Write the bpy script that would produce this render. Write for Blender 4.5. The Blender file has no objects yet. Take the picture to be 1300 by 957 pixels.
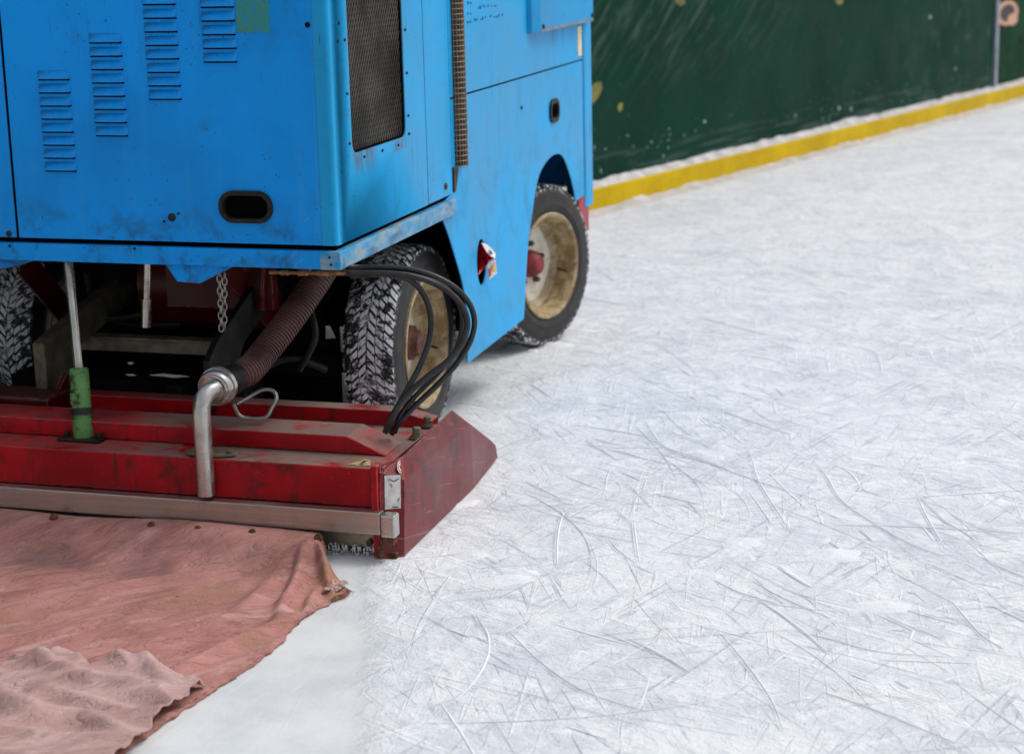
import bpy, bmesh, math, random
from mathutils import Vector, Matrix, noise
R = math.radians
PI = math.pi
random.seed(7)
scene = bpy.context.scene
COL = scene.collection

# ------------------------------------------------------------------ camera model (metres, z up)
F = 2300.0 / 1300.0
YAW, PIT, ROL = R(-16.61), R(12.70), R(-1.40)
CAM = Vector((0, 0, 1.8))
_d = Vector((math.sin(YAW) * math.cos(PIT), math.cos(YAW) * math.cos(PIT), -math.sin(PIT)))
_r = _d.cross(Vector((0, 0, 1))).normalized()
_u = _r.cross(_d)
RIGHT = math.cos(ROL) * _r + math.sin(ROL) * _u
UP = -math.sin(ROL) * _r + math.cos(ROL) * _u


def at(px, py, axis, val):
    """the point in the place seen at photo pixel (px, py) lying on the plane axis = val"""
    v = RIGHT * ((px - 650) / 2300.0) - UP * ((py - 434) / 2300.0) + _d
    i = 'XYZ'.index(axis)
    return CAM + v * ((val - CAM[i]) / v[i])


# ------------------------------------------------------------------ mesh helpers
class MB:
    def __init__(s):
        s.bm = bmesh.new()
        s.mi = 0

    def face(s, pts):
        vs = [s.bm.verts.new(p) for p in pts]
        f = s.bm.faces.new(vs)
        f.material_index = s.mi
        return f

    def box(s, x0, x1, y0, y1, z0, z1, mat=None):
        c = [Vector((x, y, z)) for z in (z0, z1) for y in (y0, y1) for x in (x0, x1)]
        if mat is not None:
            c = [mat @ p for p in c]
        v = [s.bm.verts.new(p) for p in c]
        for q in ((0, 2, 3, 1), (4, 5, 7, 6), (0, 1, 5, 4), (2, 6, 7, 3), (0, 4, 6, 2), (1, 3, 7, 5)):
            f = s.bm.faces.new([v[i] for i in q])
            f.material_index = s.mi
        return s

    def bar(s, a, b, w, t, up=(0, 0, 1)):
        """a flat bar from a to b, w along up, t across"""
        a, b = Vector(a), Vector(b)
        d = (b - a).normalized()
        side = d.cross(Vector(up)).normalized()
        u = side.cross(d)
        m = Matrix((side, d, u)).transposed().to_4x4()
        m.translation = a
        return s.box(-t / 2, t / 2, 0, (b - a).length, -w / 2, w / 2, m)

    def prism(s, poly, axis, a, b):
        i = 'XYZ'.index(axis)
        o = [k for k in range(3) if k != i]

        def P(p, h):
            r = [0, 0, 0]
            r[i] = h
            r[o[0]], r[o[1]] = p
            return Vector(r)
        va = [s.bm.verts.new(P(p, a)) for p in poly]
        vb = [s.bm.verts.new(P(p, b)) for p in poly]
        n = len(poly)
        for f in ([va[k] for k in range(n)], [vb[k] for k in reversed(range(n))]):
            s.bm.faces.new(f).material_index = s.mi
        for k in range(n):
            s.bm.faces.new((va[k], vb[k], vb[(k + 1) % n], va[(k + 1) % n])).material_index = s.mi
        return s

    def tube(s, pts, r, n=12, caps=True):
        pts = [Vector(p) for p in pts]
        rs = r if isinstance(r, (list, tuple)) else [r] * len(pts)
        t0 = (pts[1] - pts[0]).normalized()
        ref = Vector((0, 0, 1)) if abs(t0.z) < .9 else Vector((1, 0, 0))
        nrm = t0.cross(ref).normalized()
        rings = []
        for k, p in enumerate(pts):
            t = (pts[min(k + 1, len(pts) - 1)] - pts[max(k - 1, 0)]).normalized()
            nrm = (nrm - t * nrm.dot(t)).normalized()
            bn = t.cross(nrm)
            rings.append([s.bm.verts.new(p + (nrm * math.cos(2 * PI * j / n) + bn * math.sin(2 * PI * j / n)) * rs[k]) for j in range(n)])
        for k in range(len(rings) - 1):
            for j in range(n):
                s.bm.faces.new((rings[k][j], rings[k][(j + 1) % n], rings[k + 1][(j + 1) % n], rings[k + 1][j])).material_index = s.mi
        if caps:
            s.bm.faces.new(rings[0][::-1]).material_index = s.mi
            s.bm.faces.new(rings[-1]).material_index = s.mi
        return s

    def lathe(s, prof, n=64, closed=False):
        """profile of (radius, x) turned round the X axis"""
        rings = []
        for (r, x) in prof:
            if r < 1e-5:
                rings.append([s.bm.verts.new((x, 0, 0))])
            else:
                rings.append([s.bm.verts.new((x, r * math.cos(2 * PI * j / n), r * math.sin(2 * PI * j / n))) for j in range(n)])
        m = len(rings)
        for k in range(m if closed else m - 1):
            A, B = rings[k], rings[(k + 1) % m]
            for j in range(n):
                q = (j + 1) % n
                if len(A) == 1 and len(B) == 1:
                    continue
                if len(A) == 1:
                    f = (A[0], B[j], B[q])
                elif len(B) == 1:
                    f = (A[j], A[q], B[0])
                else:
                    f = (A[j], A[q], B[q], B[j])
                s.bm.faces.new(f).material_index = s.mi
        return s

    def plate(s, outer, holes, axis, a, b):
        """a sheet with holes: outline and holes in the two other axes, thickness a..b"""
        cu = bpy.data.curves.new('tmp', 'CURVE')
        cu.dimensions = '2D'
        cu.fill_mode = 'BOTH'
        cu.extrude = abs(b - a) / 2
        for loop in [outer] + list(holes):
            sp = cu.splines.new('POLY')
            sp.points.add(len(loop) - 1)
            for p, q in zip(sp.points, loop):
                p.co = (q[0], q[1], 0, 1)
            sp.use_cyclic_u = True
        ob = bpy.data.objects.new('tmp', cu)
        COL.objects.link(ob)
        dg = bpy.context.evaluated_depsgraph_get()
        me = bpy.data.meshes.new_from_object(ob.evaluated_get(dg))
        mid = (a + b) / 2
        for v in me.vertices:
            x, y, z = v.co
            v.co = {'X': (mid + z, x, y), 'Y': (x, mid + z, y), 'Z': (x, y, mid + z)}[axis]
        n0 = len(s.bm.faces)
        s.bm.from_mesh(me)
        s.bm.faces.ensure_lookup_table()
        for f in s.bm.faces[n0:]:
            f.material_index = s.mi
        bpy.data.objects.remove(ob)
        bpy.data.meshes.remove(me)
        bpy.data.curves.remove(cu)
        return s

    def sheet(s, fn, nu, nv):
        g = [[s.bm.verts.new(fn(i / nu, j / nv)) for j in range(nv + 1)] for i in range(nu + 1)]
        for i in range(nu):
            for j in range(nv):
                s.bm.faces.new((g[i][j], g[i + 1][j], g[i + 1][j + 1], g[i][j + 1])).material_index = s.mi
        return s


def obj(name, mb, mat, parent=None, bevel=0, smooth=False, seg=2, loc=None, rotz=0, label=None, fixn=True, solid=0):
    me = bpy.data.meshes.new(name)
    if fixn:
        bmesh.ops.remove_doubles(mb.bm, verts=mb.bm.verts, dist=1e-5)
        bmesh.ops.recalc_face_normals(mb.bm, faces=mb.bm.faces)
    mb.bm.to_mesh(me)
    mb.bm.free()
    for m in (mat if isinstance(mat, (list, tuple)) else [mat]):
        me.materials.append(m)
    o = bpy.data.objects.new(name, me)
    COL.objects.link(o)
    if smooth:
        me.shade_smooth()
        me.set_sharp_from_angle(angle=R(38))
    if solid:
        md = o.modifiers.new('Solidify', 'SOLIDIFY')
        md.thickness = solid
        md.offset = 0
    if bevel:
        md = o.modifiers.new('Bevel', 'BEVEL')
        md.width = bevel
        md.segments = seg
        md.limit_method = 'ANGLE'
        md.angle_limit = R(35)
        md.harden_normals = False
    if parent is not None:
        adopt(o, parent)
    if loc is not None:
        o.location = loc
        o.rotation_euler.z = rotz
    if label:
        o['label'] = label
    return o


WORLD = {}


def adopt(o, parent):
    o.parent = parent
    w = Matrix.Identity(4)
    q = parent
    chain = []
    while q:
        chain.append(q)
        q = q.parent
    for q in reversed(chain):
        w = w @ (q.matrix_parent_inverse if q.parent else Matrix.Identity(4)) @ (Matrix.Translation(q.location) @ q.rotation_euler.to_matrix().to_4x4())
    o.matrix_parent_inverse = w.inverted()


def tag(o, label=None, cat=None, group=None, kind=None):
    for k, v in (('label', label), ('category', cat), ('group', group), ('kind', kind)):
        if v:
            o[k] = v
    return o


def empty(name, loc):
    o = bpy.data.objects.new(name, None)
    o.location = loc
    o.empty_display_size = .2
    COL.objects.link(o)
    return o


def rrect(cx, cy, w, h, r, n=6):
    pts = []
    for (sx, sy, a0) in ((1, 1, 0), (-1, 1, 90), (-1, -1, 180), (1, -1, 270)):
        for k in range(n + 1):
            a = R(a0 + 90 * k / n)
            pts.append((cx + sx * (w / 2 - r) + r * math.cos(a), cy + sy * (h / 2 - r) + r * math.sin(a)))
    return pts


def ellipse(cx, cy, a, b, n=28):
    return [(cx + a * math.cos(2 * PI * k / n), cy + b * math.sin(2 * PI * k / n)) for k in range(n)]


def smooth_path(pts, n=6):
    pts = [Vector(p) for p in pts]
    out = []
    for i in range(len(pts) - 1):
        p0, p1, p2, p3 = pts[max(i - 1, 0)], pts[i], pts[i + 1], pts[min(i + 2, len(pts) - 1)]
        for k in range(n):
            t = k / n
            out.append(.5 * ((2 * p1) + (p2 - p0) * t + (2 * p0 - 5 * p1 + 4 * p2 - p3) * t * t + (3 * p1 - p0 - 3 * p2 + p3) * t ** 3))
    out.append(pts[-1])
    return out


# ------------------------------------------------------------------ material helpers
class NT:
    def __init__(s, name, rough=.5, metal=0.0, spec=.5):
        s.m = bpy.data.materials.new(name)
        s.m.use_nodes = True
        s.t = s.m.node_tree
        s.b = s.t.nodes['Principled BSDF']
        s.b.inputs['Roughness'].default_value = rough
        s.b.inputs['Metallic'].default_value = metal
        s.b.inputs['Specular IOR Level'].default_value = spec
        s.co = s.t.nodes.new('ShaderNodeTexCoord').outputs['Object']

    def n(s, kind):
        return s.t.nodes.new('ShaderNode' + kind)

    def set(s, sock, v):
        if hasattr(v, 'is_linked') or isinstance(v, bpy.types.NodeSocket):
            s.t.links.new(v, sock)
        else:
            sock.default_value = v

    def mp(s, scale=(1, 1, 1), rot=(0, 0, 0), loc=(0, 0, 0), vec=None):
        v = vec if vec is not None else s.co
        if any(rot):
            k = s.n('Mapping')
            s.set(k.inputs['Vector'], v)
            k.inputs['Rotation'].default_value = rot
            v = k.outputs[0]
        k = s.n('Mapping')
        s.set(k.inputs['Vector'], v)
        k.inputs['Scale'].default_value = scale
        k.inputs['Location'].default_value = loc
        return k.outputs[0]

    def noise(s, scale=5, detail=3, rough=.5, dist=0, vec=None, color=False):
        k = s.n('TexNoise')
        s.set(k.inputs['Vector'], vec if vec is not None else s.co)
        k.inputs['Scale'].default_value = scale
        k.inputs['Detail'].default_value = detail
        k.inputs['Roughness'].default_value = rough
        k.inputs['Distortion'].default_value = dist
        return k.outputs['Color' if color else 'Fac']

    def voro(s, scale=5, feature='F1', vec=None, out='Distance', rnd=1):
        k = s.n('TexVoronoi')
        k.feature = feature
        s.set(k.inputs['Vector'], vec if vec is not None else s.co)
        k.inputs['Scale'].default_value = scale
        k.inputs['Randomness'].default_value = rnd
        return k.outputs[out]

    def step(s, v, lo, hi, a=0.0, b=1.0):
        k = s.n('MapRange')
        k.interpolation_type = 'SMOOTHSTEP'
        s.set(k.inputs['Value'], v)
        k.inputs['From Min'].default_value = lo
        k.inputs['From Max'].default_value = hi
        k.inputs['To Min'].default_value = a
        k.inputs['To Max'].default_value = b
        return k.outputs[0]

    def math(s, op, a, b=0.0, c=0.0):
        k = s.n('Math')
        k.operation = op
        s.set(k.inputs[0], a)
        s.set(k.inputs[1], b)
        s.set(k.inputs[2], c)
        return k.outputs[0]

    def mul(s, *v):
        o = v[0]
        for q in v[1:]:
            o = s.math('MULTIPLY', o, q)
        return o

    def mx(s, *v):
        o = v[0]
        for q in v[1:]:
            o = s.math('MAXIMUM', o, q)
        return o

    def mix(s, f, a, b):
        k = s.n('Mix')
        k.data_type = 'RGBA'
        s.set(k.inputs[0], f)
        s.set(k.inputs[6], a if not isinstance(a, tuple) else (*a, 1))
        s.set(k.inputs[7], b if not isinstance(b, tuple) else (*b, 1))
        return k.outputs[2]

    def xyz(s, v=None):
        k = s.n('SeparateXYZ')
        s.set(k.inputs[0], v if v is not None else s.co)
        return k.outputs

    def normal(s):
        return s.xyz(s.n('NewGeometry').outputs['Normal'])

    def edge(s, radius=.006, lo=.02, hi=.12):
        """1 on worn edges"""
        bv = s.n('Bevel')
        bv.samples = 4
        bv.inputs['Radius'].default_value = radius
        g = s.n('NewGeometry')
        d = s.n('VectorMath')
        d.operation = 'DOT_PRODUCT'
        s.t.links.new(bv.outputs[0], d.inputs[0])
        s.t.links.new(g.outputs['Normal'], d.inputs[1])
        return s.step(s.math('SUBTRACT', 1.0, d.outputs['Value']), lo, hi)

    def bump(s, h, strength=.3, dist=.01, prev=None):
        k = s.n('Bump')
        k.inputs['Strength'].default_value = strength
        k.inputs['Distance'].default_value = dist
        s.set(k.inputs['Height'], h)
        if prev is not None:
            s.t.links.new(prev, k.inputs['Normal'])
        return k.outputs[0]

    def done(s, color=None, rough=None, normal=None, metal=None):
        for nm, v in (('Base Color', color), ('Roughness', rough), ('Normal', normal), ('Metallic', metal)):
            if v is None:
                continue
            if isinstance(v, tuple):
                v = (*v, 1)
            s.set(s.b.inputs[nm], v)
        return s.m


def plain(name, col, rough=.5, metal=0, var=.25, scale=12, spec=.5, bump=0):
    k = NT(name, rough, metal, spec)
    f = k.noise(scale, 5, .6)
    a = tuple(c * (1 - var) for c in col)
    b = tuple(min(1, c * (1 + var)) for c in col)
    nrm = k.bump(k.noise(scale * 6, 3), bump, .004) if bump else None
    return k.done(k.mix(k.step(f, .3, .7), a, b), None, nrm)


BLUE = (0.0005, 0.305, 0.86)


def blue_paint(name, worn=0.0, base=BLUE, bleed=False):
    k = NT(name, .36, 0, .2)
    big = k.noise(2.3, 4, .55)
    c = k.mix(k.step(big, .3, .7), tuple(v * .86 for v in base), tuple(min(1, v * 1.1) for v in base))
    # faded / chalky streaks that ran down the sheet
    st = k.noise(1, 5, .6, vec=k.mp((38, 38, 1.3)))
    c = k.mix(k.mul(k.step(st, .52, .78), .3), c, (.05, .36, .70))
    st2 = k.noise(1, 4, .65, vec=k.mp((95, 95, 3.1), loc=(3, 1, 2)))
    area = k.step(k.noise(1.7, 3, .5, vec=k.mp(loc=(7, 3, 1))), .47, .66)
    c = k.mix(k.mul(k.step(st2, .57, .70), area, .7), c, (.02, .05, .09))
    # grime smears
    gr = k.noise(9, 6, .7, .6)
    g2 = k.step(k.noise(2.6, 2, .5, vec=k.mp(loc=(1, 5, 9))), .5, .68)
    c = k.mix(k.mul(k.step(gr, .50, .70), g2, .22 if bleed else .6), c, (.03, .07, .11))
    # small chips and specks
    sp = k.step(k.voro(46, vec=k.mp((1, 1, 1))), .15, .08)
    sk = k.step(k.noise(5, 2), .52, .6)
    c = k.mix(k.mul(sp, sk, .85), c, (.02, .025, .03))
    # hair scratches
    sc = k.step(k.noise(1, 2, .5, 1.2, vec=k.mp((5, 5, 130), rot=(.5, .6, .3))), .70, .735)
    c = k.mix(k.mul(sc, k.step(k.noise(3, 2, vec=k.mp(loc=(4, 4, 0))), .5, .62), .5), c, (.12, .38, .66))
    X_, Y_, Z_ = k.xyz()
    # road grime thrown up along the lower edge, and greasy hand marks
    low = k.mul(k.step(Z_, 1.06, .89), k.step(k.noise(7, 7, .72, .5, vec=k.mp(loc=(2, 2, 9))), .47, .64))
    c = k.mix(k.mul(low, .2 if bleed else .6), c, (.022, .04, .06))
    hand = k.step(k.noise(17, 6, .72, .8), .60, .70)
    c = k.mix(k.mul(hand, k.step(k.noise(1.9, 2, .5, vec=k.mp(loc=(8, 3, 4))), .48, .62), .30 if bleed else .6), c, (.012, .022, .035))
    pin = k.step(k.noise(1, 3, .6, .2, vec=k.mp((150, 150, 7), loc=(1, 2, 0))), .66, .72)
    c = k.mix(k.mul(pin, k.step(k.noise(2.4, 3, .6, vec=k.mp(loc=(9, 1, 0))), .48, .60), .6), c, (.02, .035, .05))
    if bleed:
        # brown bleed under the grille, black drips under the hood
        bl = k.mul(k.step(Y_, 5.14, 5.19), k.step(Y_, 5.40, 5.28), k.step(Z_, 1.06, 1.15), k.step(k.noise(1, 5, .7, vec=k.mp((30, 30, 9))), .36, .56))
        c = k.mix(k.mul(bl, .8), c, (.085, .06, .055))
        bl = k.mul(k.step(Y_, 5.50, 5.54), k.step(Y_, 5.66, 5.62), k.step(Z_, 1.105, 1.13), k.step(Z_, 1.16, 1.145), k.step(k.noise(60, 4, .7), .40, .56))
        c = k.mix(k.mul(bl, .75), c, (.11, .085, .08))
        dr = k.mul(k.step(Y_, 7.42, 7.50), k.step(Z_, 1.28, 1.40), k.step(k.noise(1, 4, .7, vec=k.mp((1, 34, 1.2))), .50, .66))
        c = k.mix(k.mul(dr, k.step(Z_, 1.41, 1.40), k.step(Y_, 8.05, 8.0), .75), c, (.035, .05, .06))
        dr = k.mul(k.step(Y_, 6.90, 7.2), k.step(k.noise(1, 4, .7, vec=k.mp((1, 21, .6), loc=(0, 3, 0))), .58, .66), k.step(Z_, .8, 1.1))
        c = k.mix(k.mul(dr, .5), c, (.01, .16, .36))
    e = k.mul(k.edge(.005), k.step(k.noise(26, 4, .65), .48, .6))
    c = k.mix(k.mul(e, .75), c, (.14, .13, .12))
    if worn:
        w = k.step(k.noise(1, 6, .7, vec=k.mp((7, 7, 22))), .56 - worn * .22, .66)
        c = k.mix(k.mul(w, .85), c, (.33, .39, .40))
        w2 = k.step(k.noise(14, 5, .7, 1), .58, .7)
        c = k.mix(k.mul(w2, .7), c, (.07, .06, .055))
    dents = k.noise(3.2, 2, .4)
    nrm = k.bump(dents, .25, .02, k.bump(k.noise(150, 2), .04, .002))
    rg = k.step(big, .3, .7, .30, .48)
    return k.done(c, rg, nrm)


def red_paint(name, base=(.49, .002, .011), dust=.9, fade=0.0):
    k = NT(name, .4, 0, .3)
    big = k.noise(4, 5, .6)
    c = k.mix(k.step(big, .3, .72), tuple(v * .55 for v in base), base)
    if fade:
        f = k.step(k.noise(1, 5, .65, vec=k.mp((3, 5, 9))), .34, .62)
        c = k.mix(k.mul(f, fade), c, (.15, .034, .036))
        s1 = k.step(k.noise(1, 4, .6, 1.0, vec=k.mp((2, 4, 95), rot=(.10, 0, 0))), .57, .64)
        c = k.mix(k.mul(s1, .75), c, (.07, .035, .03))
        s2 = k.step(k.noise(1, 4, .6, .5, vec=k.mp((2, 3, 120), rot=(.22, 0, 0), loc=(3, 3, 3))), .63, .68)
        c = k.mix(k.mul(s2, .5), c, (.42, .2, .19))
    drip = k.step(k.noise(1, 4, .6, vec=k.mp((42, 42, 1.6))), .55, .70)
    c = k.mix(k.mul(drip, k.step(k.noise(2.2, 2), .45, .58), .85), c, (.04, .014, .014))
    dirt = k.step(k.noise(8, 7, .74, .6), .47, .68)
    c = k.mix(k.mul(dirt, .8), c, (.05, .012, .013))
    chips = k.step(k.voro(75), .13, .06)
    c = k.mix(k.mul(chips, k.step(k.noise(6, 2), .52, .6), .8), c, (.34, .2, .18))
    nz = k.normal()[2]
    dn = k.step(k.noise(9, 6, .7), .30, .52)
    lane = k.step(k.math('ADD', k.xyz()[0], k.mul(k.noise(3, 4, .6), .8)), -2.6, -2.1, .25, 1)
    c = k.mix(k.mul(k.step(nz, .75, .95), dn, lane, dust), c, (.19, .15, .125))
    e = k.mul(k.edge(.006), k.step(k.noise(30, 4, .65), .42, .56))
    c = k.mix(k.mul(e, .8), c, (.42, .20, .19))
    rg = k.math('ADD', k.step(big, .3, .7, .28, .42), k.mul(k.step(nz, .75, .95), dn, .35))
    nrm = k.bump(k.noise(5, 3), .25, .012, k.bump(k.noise(120, 3), .08, .002))
    return k.done(c, rg, nrm)


M = {}
M['blue'] = blue_paint('blue_paint')
M['blue_rail'] = blue_paint('worn_blue_paint', .9, (0.008, 0.29, 0.58))
M['blue_rear_rail'] = blue_paint('lower_blue_paint')
M['blue_lit_side'] = blue_paint('lit_side_blue_paint', 0, (0.008, 0.345, 0.70), True)  # same blue paint, paler base carrying the brighter light and sheen of the side
M['blue_hood'] = blue_paint('hood_blue_paint', 0, (0.002, 0.29, 0.62))
M['red'] = red_paint('red_paint')
M['red_plate'] = red_paint('scuffed_red_paint', (.22, .005, .009), .45, .70)
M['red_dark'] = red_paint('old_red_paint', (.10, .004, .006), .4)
M['black'] = plain('black_and_deep_shade', (.0045, .0045, .005), .8, 0, .5, 8, .1)  # near-black, the deep shade under the machine put into the colour
M['gap_shade'] = plain('gap_shade_black', (.002, .002, .0025), .9, 0, .2, 10, .05)  # near-black that stands for the shade inside seams, slots and holes
M['rubber'] = plain('rubber', (.014, .012, .011), .5, 0, .4, 20, .25, .1)
M['hose'] = plain('hose_rubber', (.014, .014, .015), .42, 0, .4, 30, .5, .1)
M['dark_steel'] = plain('grimy_steel', (.022, .021, .019), .55, .4, .5, 14, .5, .2)
M['olive_steel'] = plain('weathered_steel', (.125, .112, .075), .6, .2, .4, 18, .5, .2)
M['bar_steel'] = plain('dusty_bar_steel', (.23, .205, .15), .6, .1, .35, 18, .4, .2)
M['galv'] = plain('galvanised_steel', (.30, .30, .28), .42, .75, .3, 30, .5, .15)
M['rust'] = plain('rust', (.11, .045, .022), .8, .1, .5, 35, .3, .4)
M['brass'] = plain('dirty_brass', (.34, .21, .09), .42, .8, .4, 60)
M['white_label'] = plain('worn_white_label', (.62, .60, .56), .5, 0, .18, 40)
M['cream_label'] = plain('cream_label', (.66, .58, .42), .5, 0, .12, 20)
M['ink'] = plain('dark_ink', (.03, .03, .045), .6)
M['yellow_label'] = plain('yellow_label', (.40, .29, .12), .6, 0, .55, 70)
M['green_patch'] = None


def stainless(name, col, rough, scale=(2, 60, 60), dirt=.5):
    k = NT(name, rough, .92, .5)
    br = k.noise(1, 4, .6, vec=k.mp(scale))
    c = k.mix(k.step(br, .3, .7), tuple(v * .82 for v in col), col)
    d = k.step(k.noise(8, 6, .7), .46, .72)
    c = k.mix(k.mul(d, dirt), c, (.17, .14, .105))
    nrm = k.bump(br, .05, .002)
    return k.done(c, k.math('ADD', k.mul(d, .18), rough), nrm, k.step(d, 0, 1, .95, .6))


M['steel_bar'] = stainless('brushed_stainless', (.54, .50, .45), .34)
M['steel_dirty'] = stainless('stained_stainless', (.38, .34, .27), .42, (2, 50, 50), .8)
M['steel_pipe'] = stainless('pipe_stainless', (.60, .58, .55), .27, (30, 30, 2), .4)
M['chrome'] = stainless('worn_chrome_rod', (.55, .53, .48), .22, (50, 50, 3), .7)


def mk_green():
    k = NT('green_paint_chipped', .45)
    c = k.mix(k.step(k.noise(14, 4), .35, .65), (.07, .20, .05), (.11, .29, .07))
    w = k.step(k.noise(28, 6, .7, .6), .54, .60)
    c = k.mix(k.mul(w, .92), c, (.03, .027, .022))
    w = k.step(k.noise(36, 5, .7, .2, vec=k.mp(loc=(3, 1, 2))), .62, .66)
    c = k.mix(w, c, (.28, .26, .2))
    return k.done(c, None, k.bump(k.noise(30, 5), .3, .003))


M['green'] = mk_green()


def mk_patch():
    k = NT('green_sticker_residue', .5)
    v = k.step(k.noise(60, 5, .7), .42, .6)
    c = k.mix(v, (.006, .22, .36), (.012, .25, .20))
    c = k.mix(k.step(k.noise(70, 4), .54, .62), c, (.06, .24, .10))
    return k.done(c)


M['green_patch'] = mk_patch()


def mk_tread():
    k = NT('snow_packed_rubber', .6)
    a = k.noise(34, 5, .65, .4)
    x = k.math('ABSOLUTE', k.xyz()[0])
    mask = k.step(k.math('ADD', k.math('ADD', a, k.mul(k.math('SUBTRACT', k.noise(9, 3, .6), .5), .55)), k.step(x, .0, .1, .05, -.03)), .44, .55)
    nrm = k.bump(k.noise(160, 4, .7), .5, .004)
    c = k.mix(mask, (.017, .017, .018), k.mix(k.noise(60, 3), (.72, .73, .77), (.92, .925, .94)))
    return k.done(c, k.step(mask, 0, 1, .5, .85), nrm)


M['tread'] = mk_tread()


def mk_groove():
    k = NT('tyre_groove_rubber', .7)
    a = k.noise(22, 5, .7, .3)
    x = k.math('ABSOLUTE', k.xyz()[0])
    mask = k.mul(k.step(a, .50, .56), k.step(x, .06, .02))
    mask = k.mul(mask, k.step(x, .085, .08))
    c = k.mix(mask, (.012, .012, .013), (.8, .81, .84))
    return k.done(c)


M['groove'] = mk_groove()


def mk_sidewall():
    k = NT('dusty_sidewall_rubber', .62)
    c = k.mix(k.step(k.noise(12, 5, .65), .35, .7), (.010, .0095, .009), (.030, .027, .024))
    yz = k.xyz()
    r = k.math('SQRT', k.math('ADD', k.mul(yz[1], yz[1]), k.mul(yz[2], yz[2])))
    sn = k.mul(k.step(k.noise(45, 5, .7), .5, .58), k.step(r, .325, .345))
    c = k.mix(k.mul(sn, .8), c, (.7, .72, .75))
    rings = k.math('SINE', k.mul(r, 520))
    return k.done(c, None, k.bump(rings, .12, .002))


M['sidewall'] = mk_sidewall()


def mk_rim():
    k = NT('cream_rim_paint', .45)
    yz = k.xyz()
    r = k.math('SQRT', k.math('ADD', k.mul(yz[1], yz[1]), k.mul(yz[2], yz[2])))
    band = k.step(r, .172, .184)
    n = k.noise(16, 6, .7, .4)
    c = k.mix(band, k.mix(k.step(n, .4, .7), (.74, .70, .60), (.60, .53, .40)),
              k.mix(k.step(n, .38, .62), (.46, .36, .20), (.24, .155, .065)))
    rust = k.step(k.noise(24, 6, .75, .3, vec=k.mp(loc=(2, 2, 2))), .60, .68)
    c = k.mix(k.mul(rust, .7), c, (.07, .04, .022))
    return k.done(c, None, k.bump(n, .2, .004))


M['rim'] = mk_rim()
M['hub_red'] = plain('red_hub_paint', (.22, .018, .022), .5, 0, .4, 25, .5, .3)
M['hub_rust'] = plain('rusty_hub_cast', (.10, .040, .030), .75, .1, .5, 30, .4, .4)
M['nut'] = plain('greasy_nut_steel', (.10, .085, .06), .5, .5, .4, 30)


def mk_suction():
    k = NT('suction_hose_rubber', .5)
    c = k.mix(k.step(k.noise(9, 4), .35, .65), (.055, .023, .021), (.115, .048, .042))
    c = k.mix(k.step(k.noise(22, 5, .7), .55, .7), c, (.09, .075, .068))
    return k.done(c)


M['suction'] = mk_suction()


def mk_radiator():
    k = NT('radiator_core', .7)
    b = k.noise(1, 4, .55, .6, vec=k.mp((1.5, 1.5, 5), rot=(.35, 0, 0)))
    c = k.mix(k.step(b, .46, .66), (.004, .004, .0045), (.035, .03, .027))
    return k.done(c)


M['radiator'] = mk_radiator()


def mk_mesh():
    k = NT('grille_wire', .5, .6)
    c = k.mix(k.step(k.noise(7, 3), .35, .65), (.08, .07, .06), (.20, .175, .15))
    return k.done(c)


M['mesh'] = mk_mesh()


def mk_shield():
    k = NT('rusty_exhaust_pipe', .7, .3)
    c = k.mix(k.step(k.noise(24, 5, .7), .35, .65), (.03, .021, .016), (.10, .066, .042))
    c = k.mix(k.step(k.noise(9, 3), .55, .7), c, (.02, .016, .014))
    return k.done(c)


M['exhaust'] = mk_shield()
M['wire'] = plain('tan_wire', (.26, .19, .125), .6, .3, .3, 40)


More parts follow.
